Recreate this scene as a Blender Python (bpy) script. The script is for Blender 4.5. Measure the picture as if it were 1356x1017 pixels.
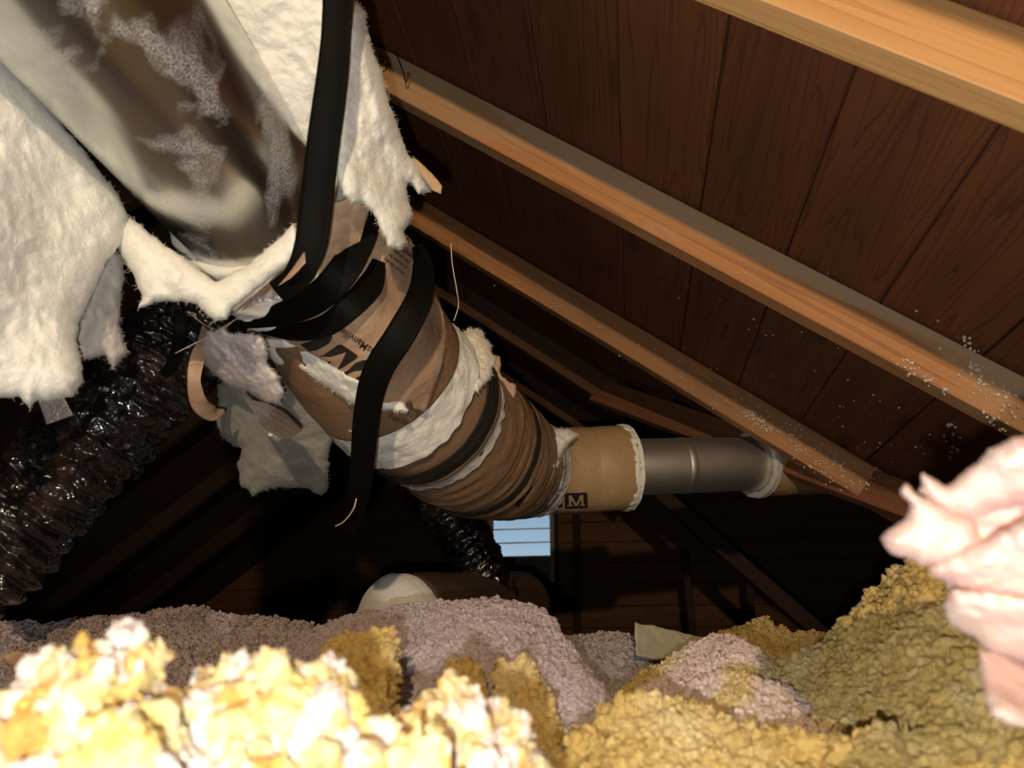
import bpy, bmesh, math, random
import numpy as np
from mathutils import Vector, Matrix
from mathutils.bvhtree import BVHTree
for o in list(bpy.data.objects): bpy.data.objects.remove(o)
scene = bpy.context.scene; COL = scene.collection
random.seed(7); RNG = np.random.default_rng(7)

# ------------------------------------------------------------------ camera, light, exposure
F_PX, PW, PH = 983.41, 1356, 1017
PITCH, YAW, SLOPE, HR = math.radians(21.13), math.radians(8.615), math.radians(37.302), .757
FW = np.array([-math.sin(YAW)*math.cos(PITCH), math.cos(YAW)*math.cos(PITCH), math.sin(PITCH)])
RT = np.array([math.cos(YAW), math.sin(YAW), 0.]); UP = np.cross(RT, FW)
cd = bpy.data.cameras.new('camera'); cam = bpy.data.objects.new('camera', cd); COL.objects.link(cam)
cam.matrix_world = Matrix(((RT[0], UP[0], -FW[0], 0), (RT[1], UP[1], -FW[1], 0), (RT[2], UP[2], -FW[2], 0), (0, 0, 0, 1)))
cd.sensor_width = 36; cd.lens = F_PX*36/PW; cd.clip_start = .02
cd.dof.use_dof = True; cd.dof.focus_distance = 1.5; cd.dof.aperture_fstop = 5.0
scene.camera = cam
w = bpy.data.worlds.new('sky'); scene.world = w; w.use_nodes = True
nt = w.node_tree; sk = nt.nodes.new('ShaderNodeTexSky'); sk.sky_type = 'NISHITA'; sk.sun_disc = False
sk.sun_elevation = math.radians(35); sk.sun_rotation = math.radians(150)
nt.links.new(sk.outputs[0], nt.nodes['Background'].inputs[0]); nt.nodes['Background'].inputs[1].default_value = .085

def lamp(name, kind, loc, energy, col, size, aim=None, spot=None, blend=.5):
    l = bpy.data.lights.new(name, kind); l.energy = energy; l.color = col; l.shadow_soft_size = size
    o = bpy.data.objects.new(name, l); COL.objects.link(o); o.location = loc
    if aim is not None: o.rotation_euler = (Vector(aim)-Vector(loc)).to_track_quat('-Z', 'Y').to_euler()
    if spot: l.spot_size = math.radians(spot); l.spot_blend = blend
    return o
# the phone's flash, just beside the lens, and a clamp work lamp hung near the roof behind the camera
lamp('flash', 'POINT', tuple(-.03*RT - .04*UP - .02*FW), 21, (1, .965, .90), .006)
lamp('work_lamp', 'SPOT', (.20, -1.8, .42), 190, (1, .72, .45), .03, aim=(.45, 1.6, .45), spot=75, blend=.4)
vs = scene.view_settings; vs.view_transform = 'Standard'; vs.look = 'None'; vs.exposure = 0; vs.gamma = 1; vs.use_curve_mapping = False

# ------------------------------------------------------------------ helpers
def at(px, py, d):                       # pixel of the photograph + distance -> a point of the room
    return ((px-PW/2)/F_PX*RT + (PH/2-py)/F_PX*UP + FW)*d
def at_y(px, py, y):
    v = at(px, py, 1.); return v*(y/v[1])
KD = .928
NR = np.array([math.sin(SLOPE), 0, math.cos(SLOPE)]); TR = np.array([math.cos(SLOPE), 0, -math.sin(SLOPE)])
YV = np.array([0, 1., 0])
def roofp(a, y, hgt): return NR*hgt + TR*a + YV*y

def _hash(ix, iy, iz, s):
    h = (ix*374761393 + iy*668265263 + iz*2147483647 + s*1274126177).astype(np.int64) & 0xffffffff
    h = ((h ^ (h >> 13))*1274126177) & 0xffffffff
    h = ((h ^ (h >> 16))*2246822519) & 0xffffffff
    return ((h ^ (h >> 15)) & 0xffffff)/float(0xffffff)
def noise(P, f=1., s=0):                 # value noise, -1..1
    P = np.asarray(P)*f + 100.37; i = np.floor(P).astype(np.int64); t = P-i; t = t*t*(3-2*t)
    r = 0
    for dx in (0, 1):
        for dy in (0, 1):
            for dz in (0, 1):
                wgt = (t[:, 0] if dx else 1-t[:, 0])*(t[:, 1] if dy else 1-t[:, 1])*(t[:, 2] if dz else 1-t[:, 2])
                r = r + wgt*_hash(i[:, 0]+dx, i[:, 1]+dy, i[:, 2]+dz, s)
    return r*2-1
def fbm(P, f=1., o=4, s=0, g=.5):
    r = 0; a = 1; tot = 0
    for k in range(o): r = r + a*noise(P, f*2**k, s+k); tot += a; a *= g
    return r/tot
def worley(P, f=1., s=0):                # distance to the nearest feature point, about 0..1
    P = np.asarray(P)*f + 57.1; i = np.floor(P).astype(np.int64); best = np.full(len(P), 9.)
    for dx in (-1, 0, 1):
        for dy in (-1, 0, 1):
            for dz in (-1, 0, 1):
                a, b, c = i[:, 0]+dx, i[:, 1]+dy, i[:, 2]+dz
                q = np.stack([a+_hash(a, b, c, s), b+_hash(a, b, c, s+11), c+_hash(a, b, c, s+23)], 1)
                best = np.minimum(best, ((P-q)**2).sum(1))
    return np.sqrt(best)

def link(name, me, parent=None, label=None, cat=None, group=None, kind=None):
    o = bpy.data.objects.new(name, me); COL.objects.link(o)
    if parent: o.parent = parent
    if label: o['label'] = label
    if cat: o['category'] = cat
    if group: o['group'] = group
    if kind: o['kind'] = kind
    return o
def thing(name, label, cat, loc=(0, 0, 0), group=None):
    o = link(name, None, None, label, cat, group); o.location = tuple(loc); o.empty_display_size = .05
    return o
def mesh(name, V, Fc, m, smooth=True):
    me = bpy.data.meshes.new(name); V = np.asarray(V, dtype=float)
    me.from_pydata([tuple(v) for v in V], [], [tuple(int(i) for i in f) for f in Fc])
    me.materials.append(m); me.validate(); me.update()
    if smooth: me.polygons.foreach_set('use_smooth', [True]*len(me.polygons))
    return me
def mesh_q(name, V, Q, m, smooth=True):  # fast path: all quads
    me = bpy.data.meshes.new(name); V = np.asarray(V, dtype=np.float32); Q = np.asarray(Q, dtype=np.int32)
    me.vertices.add(len(V)); me.vertices.foreach_set('co', V.ravel())
    me.loops.add(Q.size); me.loops.foreach_set('vertex_index', Q.ravel())
    me.polygons.add(len(Q)); me.polygons.foreach_set('loop_start', np.arange(0, Q.size, 4, dtype=np.int32))
    me.polygons.foreach_set('loop_total', np.full(len(Q), 4, dtype=np.int32))
    me.materials.append(m); me.update(calc_edges=True); me.validate()
    if smooth: me.polygons.foreach_set('use_smooth', np.ones(len(me.polygons), dtype=bool))
    return me
def world_child(o, parent):              # parent whose Empty is not at the origin: keep the mesh where it was built
    o.parent = parent; o.matrix_parent_inverse = Matrix.Translation(-parent.location); return o

def box_mesh(name, L, Wd, H, m, bev=.002, jit=0, seed=0, seg=1):
    """box along local X, centred, bevelled, with slightly uneven edges"""
    bm = bmesh.new(); bmesh.ops.create_cube(bm, size=1)
    for v in bm.verts: v.co = Vector((v.co.x*L, v.co.y*Wd, v.co.z*H))
    if seg > 1:
        es = [e for e in bm.edges if abs((e.verts[0].co-e.verts[1].co).x) > L*.5]
        bmesh.ops.subdivide_edges(bm, edges=es, cuts=seg-1, use_grid_fill=True)
        r = random.Random(seed); off = {}
        for v in bm.verts:
            k = (round(v.co.x, 3), v.co.y > 0, v.co.z > 0)
            if k not in off: off[k] = Vector((0, r.uniform(-jit, jit), r.uniform(-jit, jit)*.7))
            v.co += off[k]
    if bev: bmesh.ops.bevel(bm, geom=[e for e in bm.edges], offset=bev, segments=1, affect='EDGES', clamp_overlap=True)
    me = bpy.data.meshes.new(name); bm.to_mesh(me); bm.free(); me.materials.append(m); return me
def frame_m(o, p, x, y, z):
    o.matrix_world = Matrix(((x[0], y[0], z[0], p[0]), (x[1], y[1], z[1], p[1]), (x[2], y[2], z[2], p[2]), (0, 0, 0, 1)))
def unit(v): v = np.asarray(v, float); return v/np.linalg.norm(v)
def beam(name, p0, p1, wid, dep, up, m, parent=None, seed=0, jit=.0012, bev=.002, seg=8, **kw):
    """timber from p0 to p1; dep measured along `up`, wid across it"""
    x = unit(p1-p0); L = np.linalg.norm(p1-p0); y = unit(np.cross(up, x)); z = np.cross(x, y)
    o = link(name, box_mesh(name, L, wid, dep, m, bev, jit, seed, seg), parent, **kw)
    frame_m(o, (p0+p1)/2, x, y, z); return o

def catmull(P, n):
    P = np.asarray(P, float); k = len(P); t = np.linspace(0, k-1, n); out = []
    for u in t: out.append(cat_at(P, u))
    return np.array(out)
def cat_at(P, u):
    k = len(P); i = min(int(u), k-2); f = u-i
    a = P[i-1] if i > 0 else 2*P[0]-P[1]; b, c = P[i], P[i+1]; d = P[i+2] if i+2 < k else 2*P[-1]-P[-2]
    return .5*((2*b)+(c-a)*f+(2*a-5*b+4*c-d)*f*f+(3*b-a-3*c+d)*f**3)
def frames(C):
    T = np.gradient(C, axis=0); T /= np.linalg.norm(T, axis=1)[:, None]
    N = np.zeros_like(C); n = np.cross(T[0], [0.1, .2, 1.]); N[0] = unit(n)
    for i in range(1, len(C)):
        v = N[i-1]-T[i]*np.dot(N[i-1], T[i]); N[i] = unit(v)
    return T, N, np.cross(T, N)
def tube(C, R, m, name, ns=64, thick=None, disp=None, caps=False, close_in=True):
    """swept tube with wall thickness (inner wall) or solid caps"""
    C = np.asarray(C); n = len(C); R = np.full(n, R) if np.isscalar(R) else np.asarray(R)
    T, N, B = frames(C); th = np.linspace(0, 2*math.pi, ns, endpoint=False)
    ring = N[:, None, :]*np.cos(th)[None, :, None] + B[:, None, :]*np.sin(th)[None, :, None]
    r = np.repeat(R[:, None], ns, 1)
    P0 = C[:, None, :]+ring*r[..., None]
    if disp is not None: r = r + disp(P0.reshape(-1, 3), np.repeat(np.linspace(0, 1, n), ns), np.tile(th, n)).reshape(n, ns)
    V = (C[:, None, :]+ring*r[..., None]).reshape(-1, 3)
    idx = np.arange(n*ns).reshape(n, ns); nx = np.roll(idx, -1, 1)
    Q = np.stack([idx[:-1], nx[:-1], nx[1:], idx[1:]], -1).reshape(-1, 4)
    if thick:
        V2 = (C[:, None, :]+ring*(r-thick)[..., None]).reshape(-1, 3); o = len(V)
        Q2 = Q[:, ::-1]+o
        e0 = np.stack([nx[0], idx[0], idx[0]+o, nx[0]+o], -1); e1 = np.stack([idx[-1], nx[-1], nx[-1]+o, idx[-1]+o], -1)
        V = np.concatenate([V, V2]); Q = np.concatenate([Q, Q2, e0, e1])
        return mesh_q(name, V, Q, m)
    me_f = [tuple(q) for q in Q]
    if caps:
        V = np.concatenate([V, C[:1], C[-1:]]); a = n*ns
        for j in range(ns):
            me_f.append((idx[0, j], a, nx[0, j])); me_f.append((idx[-1, j], nx[-1, j], a+1))
    return mesh(name, V, me_f, m)
def wire(name, pts, r, m, n=40, **kw):
    return link(name, tube(catmull(pts, n), r, m, name, ns=6, caps=True), **kw)

def rbf(ctrl):
    c = np.array(ctrl, float); X = c[:, :2]/100; d = c[:, 2]; n = len(c)
    if n < 3:
        return lambda Q: np.full(len(Q), d.mean())
    A = np.sqrt(((X[:, None]-X[None])**2).sum(-1)); Pm = np.c_[np.ones(n), X]
    M = np.block([[A+np.eye(n)*-.02, Pm], [Pm.T, np.zeros((3, 3))]])
    sol = np.linalg.lstsq(M, np.r_[d, 0, 0, 0], rcond=None)[0]
    def f(Q):
        q = Q/100; K = np.sqrt(((q[:, None]-X[None])**2).sum(-1))
        return np.clip(K@sol[:n] + sol[n]+q@sol[n+1:], d.min()-.1, d.max()+.15)
    return f
def seg_dist(Q, poly):
    best = np.full(len(Q), 1e9); near = Q.copy()
    for i in range(len(poly)):
        a = poly[i]; b = poly[(i+1) % len(poly)]; ab = b-a
        t = np.clip(((Q-a)@ab)/max((ab@ab), 1e-9), 0, 1); c = a+t[:, None]*ab; d = np.sqrt(((Q-c)**2).sum(1))
        k = d < best; best[k] = d[k]; near[k] = c[k]
    return best, near
def inside(Q, poly):
    r = np.zeros(len(Q), bool); x, y = Q[:, 0], Q[:, 1]
    for i in range(len(poly)):
        (x1, y1), (x2, y2) = poly[i], poly[(i+1) % len(poly)]
        if y1 == y2: continue
        c = ((y1 > y) != (y2 > y)) & (x < (x2-x1)*(y-y1)/(y2-y1)+x1); r ^= c
    return r
def sheet(name, poly, ctrl, T, m, res=3., edge=None, puff=.004, pf=25, fine=.0015, ff=120, fray=1.5, seed=0, wr=None, kd=KD, **kw):
    """a torn piece of batting or paper: real thickness T (m), rounded rim, its own curved surface in depth"""
    poly = np.array(poly, float); pts = []
    for i in range(len(poly)):           # densify and fray the outline
        a = poly[i]; b = poly[(i+1) % len(poly)]; k = max(1, int(np.linalg.norm(b-a)/(res*1.2)))
        for j in range(k): pts.append(a+(b-a)*j/k)
    pts = np.array(pts)
    if fray:
        z = np.c_[pts, np.full(len(pts), seed*7.)]
        pts = pts + fray*np.c_[fbm(z, .09, 3, seed, .7), fbm(z, .09, 3, seed+5, .7)]*2
    lo = pts.min(0)-res*1.5; hi = pts.max(0)+res*1.5
    gx = np.arange(lo[0], hi[0]+res, res); gy = np.arange(lo[1], hi[1]+res, res)
    X, Y = np.meshgrid(gx, gy); Q = np.c_[X.ravel(), Y.ravel()]; ny, nx = X.shape
    ins = inside(Q, pts); dist, near = seg_dist(Q, pts)
    I = ins.reshape(ny, nx); cell = I[:-1, :-1] | I[1:, :-1] | I[:-1, 1:] | I[1:, 1:]
    used = np.zeros((ny, nx), bool)
    used[:-1, :-1] |= cell; used[1:, :-1] |= cell; used[:-1, 1:] |= cell; used[1:, 1:] |= cell
    u = used.ravel(); snap = u & ~ins; Qo = Q.copy(); Q[snap] = near[snap]; e = np.where(ins, dist, 0)
    dm = rbf(ctrl)(Q)*kd; dpx = dm/F_PX
    if edge is None: edge = T/np.median(dpx)*.5
    ht = T/2*np.sqrt(np.clip(1-(1-np.clip(e/edge, 0, 1))**2, 0, 1))
    ray = ((Q[:, 0:1]-PW/2)/F_PX*RT + (PH/2-Q[:, 1:2])/F_PX*UP + FW)
    P = ray*dm[:, None]; k = np.clip(e/edge, .0, 1)
    if puff: dn = fbm(P, pf, 3, seed)*puff*k + fbm(P, ff, 3, seed+3)*fine*np.clip(k*3, .3, 1)
    else: dn = 0*dm
    if name.startswith('fibreglass'): dn = dn + (np.abs(fbm(P, 16, 3, seed+50))-.2)*.010*k + (np.abs(fbm(P, 45, 3, seed+60))-.2)*.004*k
    if wr: dn = dn + wr(P, Q)*k
    V = np.concatenate([ray*(dm-ht+dn)[:, None], ray*(dm+ht+dn*.3)[:, None]])
    remap = -np.ones(ny*nx, int); remap[u] = np.arange(u.sum()); nu = u.sum()
    V = np.concatenate([V[:ny*nx][u], V[ny*nx:][u]])
    id_ = remap.reshape(ny, nx); cy, cx = np.nonzero(cell)
    q = np.stack([id_[cy, cx], id_[cy+1, cx], id_[cy+1, cx+1], id_[cy, cx+1]], -1)
    me = mesh_q(name, V, np.concatenate([q, q[:, ::-1]+nu]), m)
    o = link(name, me, **kw)
    if name.startswith('fibreglass') or name == 'pink_batt':
        out = (Qo[snap]-near[snap]); out /= np.linalg.norm(out, axis=1)[:, None]+1e-6; bp = (ray*dm[:, None])[snap]; rg = np.random.default_rng(seed)
        n_ = 300; ii = rg.integers(0, len(bp), n_); od = out[ii, 0:1]*RT - out[ii, 1:2]*UP
        d0 = od + rg.normal(0, .55, (n_, 3)); d0 /= np.linalg.norm(d0, axis=1)[:, None]; d1 = rg.normal(0, .8, (n_, 3)); Ln = rg.uniform(.0015, .0055, n_)[:, None]
        FV = []; FQ = []; side = np.cross(d0, d1); side /= np.linalg.norm(side, axis=1)[:, None]; s2_ = np.cross(d0, side)
        for k_, (t_, w_) in enumerate(((-.5, .00026), (.35, .00022), (.7, .00014), (1., .00005))):
            c_ = bp[ii]+d0*Ln*t_+d1*Ln*max(t_, 0)**2*.5
            for q_ in range(3): FV.append(c_+(side*math.cos(q_*2.094)+s2_*math.sin(q_*2.094))*w_)
        FV = np.stack(FV, 1).reshape(-1, 3); base_ = np.arange(n_)*12
        for k_ in range(3):
            for q_ in range(3):
                a_ = base_+k_*3+q_; b_ = base_+k_*3+(q_+1) % 3; FQ.append(np.stack([a_, b_, b_+3, a_+3], -1))
        link('loose_fibres', mesh_q('loose_fibres', FV, np.concatenate(FQ), m), o, kind='stuff')
    return o

def mound(name, ridge, front, drop, back, m, nu=260, nv=110, big=.02, bf=12, clump=.006, cf=70, fine=.002, seed=0, prof=1.3, bdrop=None, **kw):
    """a heap of loose insulation: crest line, a slope running towards the camera and one running away"""
    C = catmull([at(*p) for p in ridge], nu)
    v = np.concatenate([np.linspace(-1, 0, int(nv*.7), endpoint=False), np.linspace(0, 1, int(nv*.3))]); nv = len(v)
    hd = C*np.array([1, 1, 0]); L = np.linalg.norm(hd, axis=1)[:, None]; hd = -hd/np.maximum(L, .05)
    V = np.zeros((nv, nu, 3))
    bdrop = bdrop or drop
    for i, t in enumerate(v):
        if t <= 0: s = -t; V[i] = C+hd*front*s+np.array([0, 0, -drop])*s**prof
        else: V[i] = C-hd*back*t+np.array([0, 0, -bdrop])*t**1.6
    V = V.reshape(-1, 3); id_ = np.arange(nv*nu).reshape(nv, nu)
    q = np.stack([id_[:-1, :-1], id_[:-1, 1:], id_[1:, 1:], id_[1:, :-1]], -1).reshape(-1, 4)
    G = V.reshape(nv, nu, 3); du = np.gradient(G, axis=1); dv = np.gradient(G, axis=0)
    Nn = np.cross(du, dv).reshape(-1, 3); Nn /= np.linalg.norm(Nn, axis=1)[:, None]+1e-9
    Nn *= np.sign((Nn*np.array([0, -.3, 1.])).sum(1))[:, None]
    D = fbm(V, bf, 3, seed)*big
    W = worley(V, cf, seed); D = D + (.55-W)*clump*1.6 + (.5-worley(V, cf*2.3, seed+4))*clump*.6 + fbm(V, 260, 2, seed+9)*fine
    V = V+Nn*D[:, None] + np.stack([noise(V, cf, seed+30), noise(V, cf, seed+31), noise(V, cf, seed+32)], 1)*clump*.7
    return link(name, mesh_q(name, V, q, m), **kw)

def granules(o, m, density, size, smin=.5, smax=1.5, seed=0, rough=.5, sub=2, sy=1., fib=0):
    """loose tufts scattered over a heap (real geometry, geometry nodes)"""
    ng = bpy.data.node_groups.new('tufts', 'GeometryNodeTree')
    ng.interface.new_socket(name='Geometry', in_out='INPUT', socket_type='NodeSocketGeometry')
    ng.interface.new_socket(name='Geometry', in_out='OUTPUT', socket_type='NodeSocketGeometry')
    N = ng.nodes; L = ng.links.new; gi = N.new('NodeGroupInput'); go = N.new('NodeGroupOutput')
    ds = N.new('GeometryNodeDistributePointsOnFaces'); ds.inputs['Density'].default_value = density; ds.inputs['Seed'].default_value = seed
    L(gi.outputs[0], ds.inputs['Mesh'])
    ico = N.new('GeometryNodeMeshIcoSphere'); ico.inputs['Radius'].default_value = size; ico.inputs['Subdivisions'].default_value = sub
    tx = N.new('ShaderNodeTexNoise'); tx.inputs['Scale'].default_value = .8/size; tx.inputs['Detail'].default_value = 1
    ps = N.new('GeometryNodeInputPosition')
    try: L(ps.outputs[0], tx.inputs['Vector'])
    except Exception: pass
    sb = N.new('ShaderNodeVectorMath'); sb.operation = 'SUBTRACT'; L(tx.outputs['Color'], sb.inputs[0]); sb.inputs[1].default_value = (.5, .5, .5)
    sc = N.new('ShaderNodeVectorMath'); sc.operation = 'SCALE'; L(sb.outputs[0], sc.inputs[0]); sc.inputs['Scale'].default_value = size*4*rough
    sp = N.new('GeometryNodeSetPosition'); L(ico.outputs[0], sp.inputs['Geometry']); L(sc.outputs[0], sp.inputs['Offset'])
    sm = N.new('GeometryNodeSetMaterial'); sm.inputs['Material'].default_value = m; L(sp.outputs[0], sm.inputs['Geometry'])
    ip = N.new('GeometryNodeInstanceOnPoints'); L(ds.outputs['Points'], ip.inputs['Points']); L(sm.outputs[0], ip.inputs['Instance'])
    rr = N.new('FunctionNodeRandomValue'); rr.data_type = 'FLOAT_VECTOR'; rr.inputs[0].default_value = (0, 0, 0); rr.inputs[1].default_value = (6.28, 6.28, 6.28)
    rs = N.new('FunctionNodeRandomValue'); rs.data_type = 'FLOAT_VECTOR'; rs.inputs[0].default_value = (smin, smin*sy, smin); rs.inputs[1].default_value = (smax, smax*sy, smax); rs.inputs['Seed'].default_value = 5
    if fib: rs.inputs[0].default_value = (.4, .4, fib*.4); rs.inputs[1].default_value = (1., 1., fib)
    L(rr.outputs[0], ip.inputs['Rotation']); L(rs.outputs[0], ip.inputs['Scale'])
    jn = N.new('GeometryNodeJoinGeometry'); L(gi.outputs[0], jn.inputs[0]); L(ip.outputs[0], jn.inputs[0]); L(jn.outputs[0], go.inputs[0])
    md = o.modifiers.new('tufts', 'NODES'); md.node_group = ng

def fuzz(o, m, density=9000, ln=.004, seed=0):
    granules(o, m, density, .00028, seed=seed, rough=.2, sub=1, fib=ln/.00028)
def ribbon(name, pts, width, m, th=.0016, n=90, twist=None, curl=0, kd=KD, wn=.0, **kw):
    """a strip of sheet: pts = (px, py, depth); broad side towards the viewer, optionally twisted"""
    C = catmull([at(a, b, c*kd) for a, b, c in pts], n); T = np.gradient(C, axis=0); T /= np.linalg.norm(T, axis=1)[:, None]
    wd = np.interp(np.linspace(0, 1, n), np.linspace(0, 1, len(width)), width) if not np.isscalar(width) else np.full(n, width)
    tw = np.interp(np.linspace(0, 1, n), np.linspace(0, 1, len(twist)), twist) if twist is not None else np.zeros(n)
    ks = np.linspace(-1, 1, 9); V = []; V2 = []
    for i in range(n):
        vw = unit(C[i]); s = unit(np.cross(T[i], vw)); nn = np.cross(s, T[i]); c, d = math.cos(tw[i]), math.sin(tw[i])
        s2 = s*c+nn*d; n2 = nn*c-s*d
        for k in ks:
            p = C[i]+s2*k*wd[i]/2 + n2*curl*wd[i]*k*k
            V.append(p); V2.append(p+n2*th)
    V = np.array(V); V2 = np.array(V2)
    if wn: dn = fbm(V, 30, 3, 2)[:, None]*wn*unit(C.mean(0)); V += dn; V2 += dn
    nk = len(ks); id_ = np.arange(n*nk).reshape(n, nk); o = n*nk
    q = np.stack([id_[:-1, :-1], id_[:-1, 1:], id_[1:, 1:], id_[1:, :-1]], -1).reshape(-1, 4)
    sd = []
    for j in (0, nk-1): a = id_[:, j]; sd.append(np.stack([a[:-1], a[1:], a[1:]+o, a[:-1]+o], -1))
    for i in (0, n-1): a = id_[i]; sd.append(np.stack([a[:-1], a[1:], a[1:]+o, a[:-1]+o], -1))
    return link(name, mesh_q(name, np.concatenate([V, V2]), np.concatenate([q, q[:, ::-1]+o]+sd), m), **kw)

def bvh_of(o):
    me = o.data; mw = o.matrix_world
    return BVHTree.FromPolygons([mw @ v.co for v in me.vertices], [tuple(p.vertices) for p in me.polygons])
def decal(name, text, px, py, ang, size, target, m, parent, sx=1., off=.0012, poly=None, bold=0):
    """flat print laid on a real surface"""
    if poly is None:
        c = bpy.data.curves.new('t', 'FONT'); c.body = text; c.size = 1; c.resolution_u = 3; c.offset = bold; c.align_x = 'CENTER'
        c.fill_mode = 'BOTH'; tob = bpy.data.objects.new('t', c); COL.objects.link(tob)
        bpy.context.view_layer.update(); me = bpy.data.meshes.new_from_object(tob.evaluated_get(bpy.context.evaluated_depsgraph_get()))
        bpy.data.objects.remove(tob)
    else:
        me = bpy.data.meshes.new('t'); vs_ = [(a, b, 0) for P in poly for a, b in P]; fs = []; k = 0
        for P in poly: fs.append(tuple(range(k, k+len(P)))); k += len(P)
        me.from_pydata(vs_, [], fs)
    bm = bmesh.new(); bm.from_mesh(me); bmesh.ops.triangulate(bm, faces=bm.faces[:])
    for _ in range(2):
        es = [e for e in bm.edges if e.calc_length() > .18]
        if es: bmesh.ops.subdivide_edges(bm, edges=es, cuts=2); bmesh.ops.triangulate(bm, faces=bm.faces[:])
    tree = bvh_of(target); ca, sa = math.cos(ang), math.sin(ang); ok = True; bad = []
    for v in bm.verts:
        x, y = v.co.x*size*sx, v.co.y*size
        qx = px+x*ca+y*sa; qy = py+x*sa-y*ca
        d = Vector(at(qx, qy, 1.)); hit = tree.ray_cast(Vector((0, 0, 0)), d.normalized())
        if hit[0] is None: bad.append(v); continue
        v.co = hit[0]-d.normalized()*off
    bmesh.ops.delete(bm, geom=bad, context='VERTS')
    long_ = [f for f in bm.faces if max(e.calc_length() for e in f.edges) > .05]
    bmesh.ops.delete(bm, geom=long_, context='FACES')
    m2 = bpy.data.meshes.new(name); bm.to_mesh(m2); bm.free(); m2.materials.append(m)
    if len(m2.polygons):
        o = link(name, m2)
        if parent.type == 'EMPTY': world_child(o, parent)
        else: o.parent = parent
        return o

# ------------------------------------------------------------------ materials
def mat(name, col=(.5, .5, .5), rough=.7, metal=0, build=None, **kw):
    m = bpy.data.materials.new(name); m.use_nodes = True; b = m.node_tree.nodes['Principled BSDF']
    b.inputs['Base Color'].default_value = (*col, 1); b.inputs['Roughness'].default_value = rough; b.inputs['Metallic'].default_value = metal
    for k, v in kw.items(): b.inputs[k.replace('_', ' ')].default_value = v
    if build: build(m.node_tree, b)
    return m
class NB:
    def __init__(s, nt): s.nt = nt; s.N = nt.nodes; s.L = nt.links.new
    def geo(s, scale=(1, 1, 1), obj=True, rot=(0, 0, 0)):
        if obj: src = s.N.new('ShaderNodeTexCoord').outputs['Object']
        else: src = s.N.new('ShaderNodeNewGeometry').outputs['Position']
        mp = s.N.new('ShaderNodeMapping'); mp.inputs['Scale'].default_value = scale; mp.inputs['Rotation'].default_value = rot; s.L(src, mp.inputs[0]); return mp.outputs[0]
    def noise(s, v, sc, det=4, dist=0, rough=.5):
        n = s.N.new('ShaderNodeTexNoise'); n.inputs['Scale'].default_value = sc; n.inputs['Detail'].default_value = det
        n.inputs['Distortion'].default_value = dist; n.inputs['Roughness'].default_value = rough; s.L(v, n.inputs['Vector']); return n.outputs['Fac']
    def ramp(s, f, stops):
        r = s.N.new('ShaderNodeValToRGB'); e = r.color_ramp.elements
        while len(e) < len(stops): e.new(.5)
        for k, (p, c) in enumerate(stops): e[k].position = p; e[k].color = (*c, 1) if len(c) == 3 else c
        s.L(f, r.inputs[0]); return r.outputs[0]
    def mix(s, f, a, b, mode='MIX'):
        n = s.N.new('ShaderNodeMix'); n.data_type = 'RGBA'; n.blend_type = mode
        for i, v in ((0, f), (6, a), (7, b)):
            if isinstance(v, (int, float)): n.inputs[i].default_value = v
            elif isinstance(v, tuple): n.inputs[i].default_value = (*v, 1)
            else: s.L(v, n.inputs[i])
        return n.outputs[2]
    def math(s, op, a, b=0.):
        n = s.N.new('ShaderNodeMath'); n.operation = op
        for i, v in ((0, a), (1, b)):
            if isinstance(v, (int, float)): n.inputs[i].default_value = v
            else: s.L(v, n.inputs[i])
        return n.outputs[0]
    def bump(s, h, bsdf, st=.5, d=.002):
        b = s.N.new('ShaderNodeBump'); b.inputs['Strength'].default_value = st; b.inputs['Distance'].default_value = d
        s.L(h, b.inputs['Height']); s.L(b.outputs[0], bsdf.inputs['Normal'])
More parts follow.
